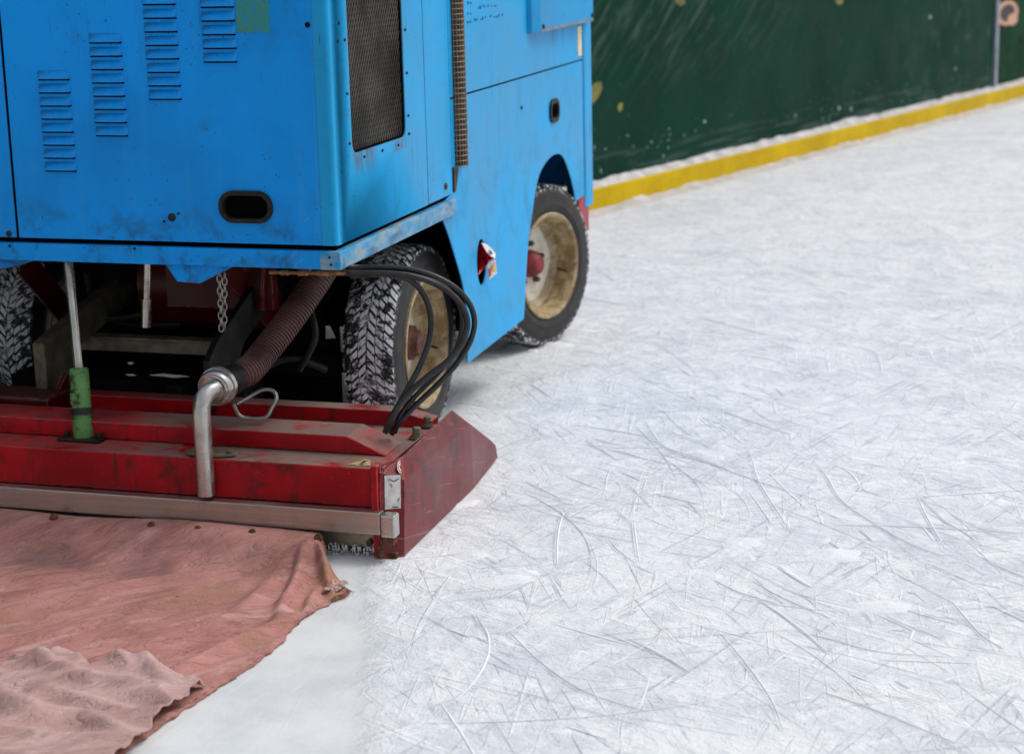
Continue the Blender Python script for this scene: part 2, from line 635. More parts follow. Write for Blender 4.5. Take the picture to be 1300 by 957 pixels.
def mk_cloth(name, cols, spots=True):
    k = NT(name, .9, 0, .15)
    warp = k.noise(5, 4, .6)
    n1 = k.noise(1, 6, .68, .4, vec=k.mp((2.6, 6.5, 3), rot=(0, 0, -.75)))
    c = k.mix(k.step(n1, .30, .66), cols[0], cols[1])
    n2 = k.noise(1, 6, .72, .5, vec=k.mp((4, 15, 6), rot=(0, 0, -.80)))
    c = k.mix(k.mul(k.step(n2, .48, .72), .7), c, cols[2])
    n3 = k.noise(2.6, 5, .6, .4, vec=k.mp(loc=(5, 2, 0)))
    c = k.mix(k.mul(k.step(n3, .48, .66), k.step(k.noise(12, 6, .75, .4), .36, .62), .75), c, cols[3])
    c = k.mix(k.mul(k.step(k.noise(38, 5, .75), .54, .72), .4), c, tuple(v * .55 for v in cols[0]))
    if spots:
        # grey band under the hem
        y = k.xyz()[1]
        band = k.mul(k.step(y, 4.38, 4.5), k.step(y, 4.70, 4.62), k.step(k.noise(3.5, 5, .65), .44, .66))
        c = k.mix(k.mul(band, .6), c, (.155, .095, .10))
        sp = k.step(k.voro(30, vec=k.mp((1, .5, 1), rot=(0, 0, -.7))), .15, .04)
        c = k.mix(k.mul(sp, k.step(k.noise(9, 3, .6), .52, .60), .8), c, (.09, .04, .035))
        x = k.xyz()[0]
        # orange-yellow stains by the torn corner
        d = k.n('VectorMath')
        d.operation = 'DISTANCE'
        s_ = k.mp((1, 1, 0))
        k.t.links.new(s_, d.inputs[0])
        d.inputs[1].default_value = (-1.86, 4.50, 0)
        st = k.mul(k.step(d.outputs['Value'], .13, .05), k.step(k.noise(22, 4, .6), .44, .56))
        c = k.mix(k.mul(st, .4), c, (.36, .16, .04))
        c = k.mix(k.mul(k.step(x, -2.02, -1.9), k.step(k.noise(11, 5, .7), .46, .60), .5), c, (.27, .17, .10))
    wv = k.math('ADD', k.math('SINE', k.mul(k.xyz()[0], 1900)), k.math('SINE', k.mul(k.xyz()[1], 1900)))
    nrm = k.bump(k.noise(1, 5, .6, .8, vec=k.mp((7, 15, 6), rot=(0, 0, -.75))), .16, .015, k.bump(wv, .12, .0008, k.bump(k.noise(170, 4, .75), .45, .0025)))
    cr = k.math('ABSOLUTE', k.math('SUBTRACT', k.noise(1, 4, .55, .8, vec=k.mp((5, 16, 6), rot=(0, 0, -.7), loc=(2, 7, 0))), .5))
    nrm = k.bump(k.step(cr, .0, .06), .5, .006, nrm)
    cr = k.math('ABSOLUTE', k.math('SUBTRACT', k.noise(1, 3, .5, .9, vec=k.mp((19, 11, 6), rot=(0, 0, .4), loc=(5, 1, 0))), .5))
    nrm = k.bump(k.step(cr, .0, .05), .3, .004, nrm)
    return k.done(c, None, nrm)


M['cloth'] = mk_cloth('wet_pink_canvas', [(.31, .130, .112), (.47, .225, .195), (.59, .365, .335), (.30, .160, .105)])
M['cloth_flap'] = mk_cloth('dusty_pink_canvas', [(.40, .245, .22), (.52, .345, .315), (.62, .46, .43), (.33, .185, .16)], False)


def mk_ice():
    k = NT('scraped_ice', .55, 0, .4)
    X, Y, Z = k.xyz()
    c1, c2 = (.715, .74, .775), (.82, .835, .85)
    n1 = k.noise(1.1, 6, .62, .3)
    n2 = k.noise(6, 7, .72, .8)
    c = k.mix(k.step(n1, .36, .62), (.635, .665, .71), c1)
    c = k.mix(k.mul(k.step(n2, .44, .62), .85), c, c2)
    c = k.mix(k.mul(k.step(k.noise(11, 7, .75, 1.0, vec=k.mp(loc=(3, 8, 1))), .53, .66), .5), c, (.60, .63, .70))
    c = k.mix(k.mul(k.step(k.noise(3.4, 8, .78, .6, vec=k.mp(loc=(6, 2, 4))), .50, .60), .6), c, (.83, .84, .85))
    marks = []
    # skate-blade brushing in several directions, light (snow thrown up) and dark (bare groove)
    for i, (rz, sx, sy, lo, hi, amt, dark, dist) in enumerate((
            (.35, 34, 1.6, .60, .68, .50, 1, .9), (-.5, 46, 2.0, .61, .69, .50, 1, .8), (1.15, 38, 1.5, .61, .68, .45, 1, 1.0),
            (-1.1, 20, 1.3, .55, .68, .75, 0, 1.3), (.8, 16, 1.2, .55, .68, .75, 0, 1.5), (-.15, 44, 1.8, .60, .68, .6, 0, .7), (1.7, 60, 1.6, .62, .69, .45, 1, .8),
            (-.8, 90, 1.6, .635, .68, .6, 1, .5), (.1, 110, 2.2, .64, .69, .5, 1, .5))):
        v = k.noise(1, 3, .55, dist, vec=k.mp((sx, sy, 1), rot=(0, 0, rz), loc=(i * 3.7, i * 1.9, i)))
        m = k.mul(k.step(v, lo, hi), k.step(k.noise(1.9, 3, .6, vec=k.mp(loc=(i * 5, i * 2, 0))), .42, .58))
        if dark:
            c = k.mix(k.mul(m, amt), c, (.42, .455, .52))
            marks.append(k.mul(m, -1))
        else:
            c = k.mix(k.mul(m, amt), c, (.86, .87, .88))
            marks.append(m)
    hs = marks[0]
    for m in marks[1:]:
        hs = k.math('ADD', hs, m)
    grain = k.noise(75, 5, .75)
    coarse = k.noise(13, 6, .7, .3)
    tr = k.math('SUBTRACT', k.math('ADD', Y, k.mul(X, -.30)), 9.04)
    tr = k.math('ADD', tr, k.mul(k.noise(1.3, 3), .12))
    tw = k.mul(k.step(k.math('ABSOLUTE', tr), .13, .04), k.step(X, -2.2, -1.2), .55)
    c = k.mix(tw, c, (.62, .65, .71))
    # wet, freshly shaved lane behind the machine
    edge = k.math('ADD', X, k.math('MULTIPLY', Y, .385))
    edge = k.math('ADD', edge, k.math('ADD', k.math('MULTIPLY', k.noise(14, 5, .7), .09), k.math('MULTIPLY', k.noise(2.2, 3), .12)))
    lane = k.mul(k.step(edge, .13, .0), k.step(Y, 4.85, 4.7))
    wet = k.mix(k.step(k.noise(3.5, 5, .65), .3, .7), (.60, .63, .635), (.74, .76, .76))
    wet = k.mix(k.mul(k.step(k.noise(1, 4, .6, vec=k.mp((60, 4, 1), rot=(0, 0, .1))), .58, .72), .5), wet, (.78, .80, .81))
    c = k.mix(lane, c, wet)
    # dashed rows left by the blade beside that lane
    rowc = k.math('ADD', X, k.math('MULTIPLY', Y, .385))
    for cen in (.085, .135):
        row = k.step(k.math('ABSOLUTE', k.math('SUBTRACT', rowc, cen + .02)), .010, .004)
        dash = k.step(k.noise(1, 2, .5, vec=k.mp((3, 48, 1))), .52, .6)
        c = k.mix(k.mul(row, dash, k.step(Y, 4.8, 4.6), .5), c, (.50, .53, .58))
    # grime in the shelter of the wheels
    rough = k.math('ADD', k.step(lane, 0, 1, .62, .12), k.mul(k.step(k.noise(9, 5, .7), .5, .7), .12))
    inv = k.math('SUBTRACT', 1.0, k.mul(lane, .9))
    nrm = k.bump(k.mul(coarse, inv), .6, .035)
    nrm = k.bump(k.mul(hs, inv), .5, .006, nrm)
    nrm = k.bump(k.mul(grain, inv), .32, .006, nrm)
    k.b.inputs['Subsurface Weight'].default_value = 0
    return k.done(c, rough, nrm)


M['ice'] = mk_ice()


def mk_snow():
    k = NT('crumbly_snow', .8, 0, .3)
    c = k.mix(k.noise(20, 4), (.74, .76, .80), (.88, .885, .90))
    return k.done(c, None, k.bump(k.noise(60, 5, .75), .7, .01))


M['snow'] = mk_snow()
M['old_snow'] = plain('grubby_snow', (.52, .50, .49), .85, 0, .22, 9, .2, .5)
M['groove_ice'] = plain('bare_ice_groove', (.50, .54, .59), .35, 0, .18, 9)
M['ridge_snow'] = plain('groove_snow', (.84, .85, .88), .8, 0, .06, 30)


def mk_board():
    k = NT('green_board', .55, 0, .03)
    X, Y, Z = k.xyz()
    c = k.mix(k.step(k.noise(1.5, 4), .3, .7), (.003, .031, .019), (.005, .043, .027))
    # slanting scuffs high on the boards
    d = k.noise(1, 4, .6, .8, vec=k.mp((2.2, 2.2, 17), rot=(0, .62, 0)))
    up = k.mul(k.step(Z, .55, 1.2), k.step(X, 4.2, 1.0))
    c = k.mix(k.mul(k.step(d, .46, .72), up, .38), c, (.13, .18, .15))
    # puck and snow marks, more of them low down
    s1 = k.step(k.noise(16, 5, .7), .60, .72)
    low = k.step(Z, .65, .2, .25, 1)
    c = k.mix(k.mul(s1, low, .65), c, (.20, .27, .25))
    s2 = k.step(k.voro(13), .16, .09)
    c = k.mix(k.mul(s2, k.step(Z, .55, .22), k.step(k.noise(3, 3), .48, .56)), c, (.30, .36, .35))
    b = k.step(k.noise(1, 3, .5, vec=k.mp((1.2, 1, 26))), .5, .62)
    c = k.mix(k.mul(b, k.step(Z, .42, .26), .45), c, (.09, .12, .11))
    c = k.mix(k.mul(k.step(k.noise(5, 4, .6, vec=k.mp(loc=(4, 0, 1))), .55, .68), k.step(X, 4.5, 7.0), .3), c, (.10, .15, .14))
    return k.done(c, k.step(k.noise(3, 3), .3, .7, .35, .55), k.bump(k.noise(2.2, 3), .3, .03))


M['board'] = mk_board()


def mk_kick():
    k = NT('yellow_plastic', .5, 0, .1)
    c = k.mix(k.step(k.noise(3, 4), .3, .7), (.55, .36, .001), (.68, .46, .002))
    c = k.mix(k.mul(k.step(k.noise(22, 5, .7), .56, .68), .6), c, (.25, .16, .02))
    return k.done(c, None, k.bump(k.noise(6, 3), .2, .01))


M['kick'] = mk_kick()


def mk_advert():
    k = NT('printed_banner', .6, 0, .03)
    c = k.mix(k.step(k.noise(3.5, 4, .6), .40, .62), (.008, .040, .016), (.014, .065, .028))
    c = k.mix(k.step(k.noise(7, 5, .7), .54, .66), c, (.014, .009, .012))
    c = k.mix(k.mul(k.step(k.noise(14, 5, .7), .6, .68), .5), c, (.25, .28, .29))
    return k.done(c)


M['advert'] = mk_advert()
M['post'] = plain('grey_lilac_post', (.30, .31, .38), .4, .2, .2, 6)
M['peach'] = plain('printed_peach', (.62, .33, .20), .5, 0, .15, 12)
M['print_dark'] = plain('printed_dark', (.02, .013, .02), .5)
M['smear'] = plain('yellow_smear', (.17, .16, .025), .6, 0, .4, 9)
M['white_mark'] = plain('white_scuff', (.26, .31, .30), .7, 0, .3, 12)
M['can_red'] = plain('carton_red', (.55, .006, .025), .3, 0, .25, 40)
M['can_white'] = plain('carton_white', (.72, .70, .68), .4, 0, .15, 60)
M['can_label'] = plain('carton_paper', (.74, .66, .62), .5, 0, .12, 60)
M['orange_print'] = plain('orange_print', (.66, .40, .10), .5, 0, .2, 60)
M['red_print'] = plain('red_print', (.5, .05, .05), .5, 0, .2, 60)

# ------------------------------------------------------------------ ice and skate marks
b = MB()
b.face([(-60, -25, 0), (60, -25, 0), (60, 90, 0), (-60, 90, 0)])
tag(obj('ice', b, M['ice']), kind='structure')


def blade_mark(bm, pts, w, z, lift=0.0):
    n = len(pts)
    L, Rr, Mi = [], [], []
    for i, p in enumerate(pts):
        t = (pts[min(i + 1, n - 1)] - pts[max(i - 1, 0)]).normalized()
        s = Vector((-t.y, t.x, 0))
        k = math.sin(PI * (i + .35) / (n - .3)) ** .5 * (1 + .45 * noise.noise(Vector((p.x * 9, p.y * 9, w * 900))))
        q = s * max(w * k, 1e-4)
        L.append(bm.verts.new((p.x - q.x, p.y - q.y, z)))
        Rr.append(bm.verts.new((p.x + q.x, p.y + q.y, z)))
        if lift:
            Mi.append(bm.verts.new((p.x, p.y, z + lift * k)))
    for i in range(n - 1):
        if lift:
            bm.faces.new((L[i], Mi[i], Mi[i + 1], L[i + 1]))
            bm.faces.new((Mi[i], Rr[i], Rr[i + 1], Mi[i + 1]))
        else:
            bm.faces.new((L[i], Rr[i], Rr[i + 1], L[i + 1]))


gm, rm = bmesh.new(), bmesh.new()
LANE = lambda x, y: x + .385 * y < .06 and y < 4.85
MACH = lambda x, y: x < -1.7 and 4.6 < y < 8.4


def arc(x, y, a, length, curv, n=None):
    n = n or max(6, int(length / .06))
    pts = []
    for i in range(n + 1):
        pts.append(Vector((x, y, 0)))
        a += curv * length / n + random.gauss(0, .012)
        x += math.cos(a) * length / n
        y += math.sin(a) * length / n
    return pts


zc = 0
for i in range(4200):
    y = 3.0 + 9.5 * random.random() ** 1.5
    x = random.uniform(-2.6, 1.6) + (y - 4) * -.06
    if noise.noise(Vector((x * .9, y * .9, 3))) < random.uniform(-.5, .35):
        continue
    if LANE(x, y) or MACH(x, y):
        continue
    a = random.choice((random.uniform(-1.2, -.3), random.uniform(-1.2, -.3), random.uniform(0, PI), random.gauss(1.1, .35)))
    ln = random.choice((.04, .06, .08, .10, .12, .16, .2, .3, .6))
    ln *= random.uniform(.7, 1.5)
    pts = arc(x, y, a, ln, random.gauss(0, .7), max(6, int(ln / .03)))
    pts = [p for p in pts if not LANE(p.x, p.y) and not MACH(p.x, p.y)]
    if len(pts) < 5:
        continue
    zc = (zc + 1) % 50
    w = random.choice((.0004, .0005, .0006, .0008, .001, .0016)) * (1 + .05 * y)
    if random.random() < .52:
        blade_mark(gm, pts, w, .0010 + zc * 2e-5)
        if random.random() < .5:
            off = Vector((.006, .004, 0))
            blade_mark(rm, [p + off for p in pts], w * 1.2, .0008 + zc * 2e-5, .0008)
    else:
        blade_mark(rm, pts, w * 1.5, .0008 + zc * 2e-5, .0009)
# the long cuts one can follow in the photograph
for w, px in ((.0030, [(818, 535), (828, 555), (850, 573), (905, 592), (960, 612), (1042, 638)]),
              (.0032, [(947, 566), (953, 590), (962, 615), (985, 652), (1001, 678)]),
              (.0040, [(1028, 583), (1048, 608), (1062, 632), (1090, 655), (1150, 690), (1195, 707)]),
              (.0075, [(984, 718), (1008, 734), (1027, 746)]), (.0050, [(664, 612), (690, 624), (712, 636)]),
              (.0032, [(768, 684), (780, 698), (802, 716)]), (.0030, [(713, 650), (706, 670), (703, 700), (704, 720)]),
              (.0035, [(801, 661), (804, 690), (808, 715)]), (.0028, [(900, 736), (935, 753), (985, 768)]),
              (.0028, [(950, 738), (990, 760), (1050, 786)]), (.0030, [(1112, 783), (1140, 795), (1155, 803)]),
              (.0035, [(1055, 667), (1110, 668), (1170, 670), (1300, 678)]), (.0034, [(1160, 630), (1175, 660), (1195, 695)]),
              (.0036, [(1235, 705), (1265, 720), (1300, 735)]), (.0034, [(1205, 765), (1240, 805), (1270, 825)]),
              (.0045, [(908, 520), (950, 535), (1000, 552)]), (.0045, [(863, 470), (874, 477)]), (.0050, [(672, 488), (690, 500), (697, 505)]),
              (.0030, [(1000, 800), (1060, 815), (1110, 828), (1200, 835)]), (.0032, [(740, 560), (760, 572), (780, 585)]),
              (.0030, [(1080, 440), (1110, 450), (1118, 478)]), (.0028, [(910, 805), (940, 840), (975, 890), (990, 930)]),
              (.0030, [(640, 800), (680, 840), (740, 880), (820, 905)]), (.0030, [(1040, 880), (1100, 900), (1210, 945)])):
    pts = smooth_path([at(a, c, 'Z', 0) for a, c in px], 7)
    zc = (zc + 1) % 50
    blade_mark(gm, pts, w * .26, .0022 + zc * 2e-5)
    blade_mark(rm, [p + Vector((.008, .007, 0)) for p in pts], w * .8, .0010, .002)
# the long, broad, faint track towards the boards
pts = smooth_path([at(a, c, 'Z', 0) for a, c in ((770, 398), (850, 391), (950, 387), (1100, 381), (1310, 377), (1500, 370))], 8)



def bmobj(name, bm, m):
    me = bpy.data.meshes.new(name)
    bm.to_mesh(me)
    bm.free()
    me.materials.append(m)
    o = bpy.data.objects.new(name, me)
    COL.objects.link(o)
    return o


tag(bmobj('skate_marks', gm, M['groove_ice']), 'fine grey blade cuts criss-crossing the white rink ice', 'skate marks', kind='stuff')
tag(bmobj('snow_ridges', rm, M['ridge_snow']), 'thin white snow ridges thrown up along the blade cuts', 'snow', kind='stuff')

# low lumps of scraped snow
sm = bmesh.new()


def lump(bm, x, y, rx, ry, hgt, seed, rot=0):
    n = 14
    c, s = math.cos(rot), math.sin(rot)
    prev = None
    rings = []
    for k in range(6):
        f = k / 5
        ring = []
        for j in range(n):
            a = 2 * PI * j / n
            q = 1 + .35 * noise.noise(Vector((math.cos(a) * 1.5, math.sin(a) * 1.5, seed)))
            dx, dy = math.cos(a) * rx * f * q, math.sin(a) * ry * f * q
            z = hgt * (1 - f * f) * (1 + .5 * noise.noise(Vector((x * 40 + dx * 60, y * 40 + dy * 60, seed)))) - .0006
            ring.append(bm.verts.new((x + dx * c - dy * s, y + dx * s + dy * c, z)))
        rings.append(ring)
    for k in range(1, 6):
        for j in range(n):
            A, B = rings[k - 1], rings[k]
            bm.faces.new((A[j], A[(j + 1) % n], B[(j + 1) % n], B[j]))


for (px, py, rx, ry, hh, rot) in ((640, 737, .10, .05, .012, .5), (600, 705, .05, .04, .008, .2), (665, 728, .05, .03, .01, .3), (700, 438, .12, .05, .012, 0),
                                  (655, 441, .06, .03, .015, 0), (675, 447, .03, .02, .012, 0), (622, 452, .05, .02, .01, 0), (735, 420, .08, .03, .01, 0),
                                  (590, 640, .07, .03, .008, 1), (1060, 705, .09, .06, .01, .4), (1120, 770, .08, .05, .008, .3), (940, 690, .07, .05, .008, .9)):
    p = at(px, py, 'Z', 0)
    lump(sm, p.x, p.y, rx, ry, hh, px * .37, rot)
for i in range(260):
    y = 3.1 + 8 * random.random() ** 1.4
    x = random.uniform(-2.5, 1.5)
    if LANE(x, y) or MACH(x, y):
        continue
    r = random.uniform(.004, .018)
    lump(sm, x, y, r * random.uniform(1, 2.5), r, r * .16, i * .7, random.uniform(0, 3))
so = bmobj('snow_lumps', sm, M['snow'])
so.data.shade_smooth()
tag(so, 'small low lumps of scraped snow scattered over the ice', 'snow', kind='stuff')

# ------------------------------------------------------------------ rink boards
WA, WB = at(753, 269, 'Z', 0), at(1300, 125, 'Z', 0)
WANG = math.atan2(WB.y - WA.y, WB.x - WA.x)
WM = Matrix.Translation(WA) @ Matrix.Rotation(WANG, 4, 'Z')
WL = (WB - WA).length


def wall_s(px, py):
    """distance along the boards for a photo pixel, and height"""
    v = RIGHT * ((px - 650) / 2300.0) - UP * ((py - 434) / 2300.0) + _d
    n = Vector((-math.sin(WANG), math.cos(WANG), 0))
    t = (WA - CAM).dot(n) / v.dot(n)
    p = CAM + v * t
    return (p - WA).dot(Vector((math.cos(WANG), math.sin(WANG), 0))), p.z


S_POST = wall_s(1271, 60)[0]


def wobj(name, mb, mat, label, cat, **kw):
    o = obj(name, mb, mat, **kw)
    o.matrix_world = WM
    return tag(o, label, cat)


b = MB().box(-9, S_POST - .02, .07, .12, .0, 2.0)
board = wobj('rink_board', b, M['board'], 'dark green rink board with pale scuffs and yellow smears behind the machine', 'board', bevel=.004)
S_END = S_POST + 9
b = MB()
N = 160
for i in range(N):
    x0, x1 = -9 + (S_END + 9) * i / N, -9 + (S_END + 9) * (i + 1) / N
b.prism([(0, -.02), (.001, .142), (.006, .148), (.055, .148), (.055, -.02)], 'X', -9, S_END)
kick = wobj('kick_board', b, M['kick'], 'long yellow kick strip running along the foot of the rink boards', 'kick strip')
b = MB().box(S_POST - .012, S_POST + .055, .045, .13, .149, 2.02)
wobj('board_post', b, M['post'], 'pale grey upright post between green board and printed banner', 'post', bevel=.006)
b = MB().box(S_POST + .06, S_END, .07, .12, 0, 2.0)
adv = wobj('banner_board', b, M['advert'], 'printed rink board with a peach ring, right of the grey post', 'board', bevel=.004)
sx, sz = wall_s(1287, 17)
b = MB().plate(ellipse(sx, sz, .32, .125), [ellipse(sx, sz, .225, .088)], 'Y', .062, .0685)
o = obj('printed_ring', b, M['peach'])
o.parent = adv
b = MB().plate(ellipse(sx, sz, .228, .090), [], 'Y', .0655, .0692)
o = obj('printed_disc', b, M['print_dark'])
o.parent = adv
sx2, sz2 = wall_s(1293, 25)
b = MB().plate(ellipse(sx2, sz2, .15, .060), [], 'Y', .0605, .0650)
o = obj('printed_ball', b, M['peach'])
o.parent = adv


def smear(name, pts, parent, m):
    v = [wall_s(a, c) for a, c in pts]
    bb = MB().plate(v, [], 'Y', .0672, .0712)
    q = obj(name, bb, m)
    q.parent = parent


smear('paint_smear', [(754, 141), (752, 132), (758, 115), (767, 106), (774, 104), (776, 112), (771, 124), (764, 132), (757, 140)], board, M['smear'])
smear('paint_smear', [(795, 138), (797, 132), (802, 131), (801, 140), (797, 143)], board, M['smear'])
smear('paint_smear', [(868, 2), (870, -4), (879, -4), (881, 4), (875, 9)], board, M['smear'])
smear('paint_smear', [(1070, 2), (1072, -4), (1080, -4), (1079, 5), (1074, 7)], board, M['smear'])
random.seed(21)
for (px, py, r) in ((757, 223, 3.5), (774, 218, 3), (818, 218, 2.5), (853, 199, 3), (838, 181, 2.5), (905, 155, 4), (860, 164, 2), (766, 188, 3), (1075, 138, 4), (1090, 139, 4),
                    (1020, 147, 3), (1190, 22, 4), (1222, 88, 3), (780, 190, 2), (808, 173, 2.5)):
    r *= .42
    k = random.uniform(.5, 3.2)
    pts = [(px + r * (1 + .3 * random.random()) * math.cos(a) / k ** .5, py - r * k ** .5 * (1 + .4 * random.random()) * math.sin(a)) for a in [2 * PI * j / 9 for j in range(9)]]
    smear('snow_fleck', pts, board, M['white_mark'])
# snow lying on the kick strip, heaped against the boards
sm = bmesh.new()
rows = []
n = 420
for i in range(n + 1):
    x = -9 + (S_END + 9) * i / n
    q = .020 + .034 * max(0, noise.noise(Vector((x * 1.3, 4, 0)))) + .016 * noise.noise(Vector((x * 7, 1, 0)))
    q += .05 * max(0, noise.noise(Vector((x * 2.1, 9, 3))) - .35)
    e = .010 + .006 * noise.noise(Vector((x * 11, 2, 5)))
    rows.append([sm.verts.new(WM @ Vector((x, e - .002, .1475))), sm.verts.new(WM @ Vector((x, e + .004, .154))), sm.verts.new(WM @ Vector((x, .045, .160 + q * .6))), sm.verts.new(WM @ Vector((x, .0705, .165 + q)))])
for i in range(n):
    for j in range(3):
        sm.faces.new((rows[i][j], rows[i + 1][j], rows[i + 1][j + 1], rows[i][j + 1]))
# ragged snow line on the ice at the strip's foot
rows = []
for i in range(n * 2 + 1):
    x = -9 + (S_END + 9) * i / n / 2
    q = .012 + .03 * max(0, noise.noise(Vector((x * 2.6, 14, 0)))) + .012 * noise.noise(Vector((x * 9, 11, 0)))
    q = max(q, .002)
    rows.append([sm.verts.new(WM @ Vector((x, -.14, -.001))), sm.verts.new(WM @ Vector((x, -.05, q * .5))), sm.verts.new(WM @ Vector((x, -.0005, q)))])
for i in range(n * 2):
    for j in range(2):
        sm.faces.new((rows[i][j], rows[i + 1][j], rows[i + 1][j + 1], rows[i][j + 1]))
so = bmobj('snow_bank', sm, M['snow'])
so.data.shade_smooth()
so.data.materials[0] = M['old_snow']
tag(so, 'thin white snow lying along the yellow kick strip', 'snow', kind='stuff')

# ------------------------------------------------------------------ the ice resurfacer
XS, XL = -2.03, -3.83
XM = (XS + XL) / 2
ROOT = empty('ice_resurfacer', (XM, 6.6, 0))
tag(ROOT, 'worn blue ice resurfacer with red conditioner box and trailing pink cloth', 'ice resurfacer')


def part(name, mb, mat, parent=None, **kw):
    return obj(name, mb, mat, parent or ROOT, **kw)


# rear engine cover -------------------------------------------------
ZB, ZT = .897, 1.72
oval = lambda cx, cz, w=.17, hh=.090: rrect(cx, cz, w, hh, hh * .47, 8)
b = MB().plate([(-3.112, ZB), (-2.0786, ZB), (-2.0786, ZT), (-3.112, ZT)], [oval(-2.322, 1.010, .152, .072)], 'Y', 5.0, 5.006)
rear = part('rear_panel', b, M['blue'], bevel=.0015)
b = MB().plate(oval(-2.322, 1.010, .176, .098), [oval(-2.322, 1.010, .148, .070)], 'Y', 4.990, 5.012)
part('handle_grommet', b, M['rubber'], rear, bevel=.006, smooth=True, seg=3)
b = MB().box(-2.42, -2.22, 5.016, 5.0185, .95, 1.07)
part('handle_hole_shade', b, M['gap_shade'], rear)  # flat black sheet supplies the shade seen through the oval hole
# pressed louvres: four staggered columns
lm = MB()
W2, H2 = .055, .0125


def louvre_fn(u, v):
    x = -W2 + 2 * W2 * u
    e = min(1, (1 - abs(2 * u - 1)) * 7)
    e = e * e * (3 - 2 * e)
    prof = [(0, .0008), (.12, .004), (.78, .0150), (.95, .0165), (1.0, .0150), (1.0, .002)]
    k = v * 5
    i = min(int(k), 4)
    t = k - i
    zz = prof[i][0] * (1 - t) + prof[i + 1][0] * t
    d = prof[i][1] * (1 - t) + prof[i + 1][1] * t
    return Vector((x, -d * e - .0005, H2 - 2 * H2 * zz))


lm.sheet(louvre_fn, 26, 5)
lm.mi = 1
lm.box(-W2 * .97, W2 * .97, -.005, .0005, -H2 - .005, -H2 + .0015)  # black strip as the line of shade below the louvre lip
lou = obj('louvre', lm, [M['blue'], M['gap_shade']], rear, smooth=True)
first = True
for cx, zb, cnt in ((-2.943, 1.114, 8), (-2.757, 1.225, 8), (-2.568, 1.337, 8), (-2.378, 1.448, 6)):
    for k in range(cnt):
        o = lou if first else lou.copy()
        if not first:
            COL.objects.link(o)
        first = False
        o.location = (cx, 5.0, zb + .0125 + k * .0403)
# fixings on the rear panel


def bolt_y(x, z, r, y=5.0, m='dark_steel', parent=rear, name='screw'):
    bb = MB()
    bb.tube([(x, y + .002, z), (x, y - .003, z), (x, y - .007, z)], [r, r, r * .6], 12)
    return part(name, bb, M[m], parent, smooth=True)


bolt_y(-2.573, .973, .013, m='dark_steel')
bolt_y(-2.093, 1.552, .008, m='black')
bolt_y(-2.60, .96, .004)
bolt_y(-2.55, .985, .004)
b = MB().plate([(-2.322, 1.532), (-2.213, 1.530), (-2.210, 1.66), (-2.318, 1.66)], [], 'Y', 4.9985, 5.001)
part('green_patch', b, M['green_patch'], rear, label='square patch of torn green sticker residue')
# left-hand rear door
b = MB().box(XL, -3.122, 5.0, 5.006, ZB, ZT)
door = part('rear_door', b, M['blue'], bevel=.0015)
bolt_y(-3.147, .909, .010, m='dark_steel', parent=door)
# side sheet with its rounded bend and grille opening
b = MB()
arcp = [(-2.078, 4.999), (-2.058, 4.999)]
for k in range(7):
    a = R(-90 + 90 * k / 6)
    arcp.append((XS - .015 + .015 * math.cos(a), 5.014 + .015 * math.sin(a)))
arcp += [(XS, 5.060), (XS - .004, 5.060)]
for k in range(7):
    a = R(0 - 90 * k / 6)
    arcp.append((XS - .015 + .011 * math.cos(a), 5.014 + .011 * math.sin(a)))
arcp += [(-2.058, 5.003), (-2.078, 5.003)]
b.prism(arcp, 'Z', ZB, ZT)
g_rect = rrect(5.3965, 1.405, .487, .500, .035, 6)
b.plate([(5.060, ZB), (5.840, ZB), (5.840, ZT), (5.060, ZT)], [g_rect], 'X', XS - .004, XS)
side = part('side_panel', b, M['blue_lit_side'], smooth=True)
# expanded-metal grille
b = MB()
y0, y1, z0, z1 = 5.1525, 5.6405, 1.1545, 1.6555
cxs = 0
pit = .0215
sl = 1.55


def clip(y, z, dy, dz):
    t0, t1 = -9.0, 9.0
    for p, d, lo, hi in ((y, dy, y0, y1), (z, dz, z0, z1)):
        a, c = (lo - p) / d, (hi - p) / d
        t0, t1 = max(t0, min(a, c)), min(t1, max(a, c))
    return t0, t1


for s_ in (1, -1):
    dy, dz = 1 / math.hypot(1, sl), s_ * sl / math.hypot(1, sl)
    k = -80
    while k < 160:
        yy = y0 + k * pit
        k += 1
        t0, t1 = clip(yy, z0, dy, dz) if s_ > 0 else clip(yy, z1, dy, dz)
        zz = z0 if s_ > 0 else z1
        if t1 - t0 < .004:
            continue
        a = Vector((XS - .010 + s_ * .0012, yy + dy * t0, zz + dz * t0))
        c = Vector((XS - .010 + s_ * .0012, yy + dy * t1, zz + dz * t1))
        b.bar(a, c, .0021, .002, (0, -dz, dy))
gr = part('grille', b, M['mesh'], side, fixn=False)
b = MB().plate(rrect(5.3965, 1.405, .499, .512, .040, 6), [rrect(5.3965, 1.405, .472, .485, .028, 6)], 'X', XS - .009, XS - .0035)
part('grille_frame', b, M['gap_shade'], side)
# little rivets round the grille
for (yy, zz) in ((5.126, 1.50), (5.128, 1.34), (5.130, 1.19), (5.665, 1.50), (5.667, 1.36), (5.667, 1.22), (5.667, 1.16), (5.25, 1.135), (5.41, 1.135), (5.56, 1.135), (5.085, 1.552), (5.07, 1.50)):
    bb = MB().tube([(XS - .002, yy, zz), (XS + .003, yy, zz), (XS + .005, yy, zz)], [.005, .005, .003], 8)
    part('rivet', bb, M['dark_steel'], side, smooth=True)
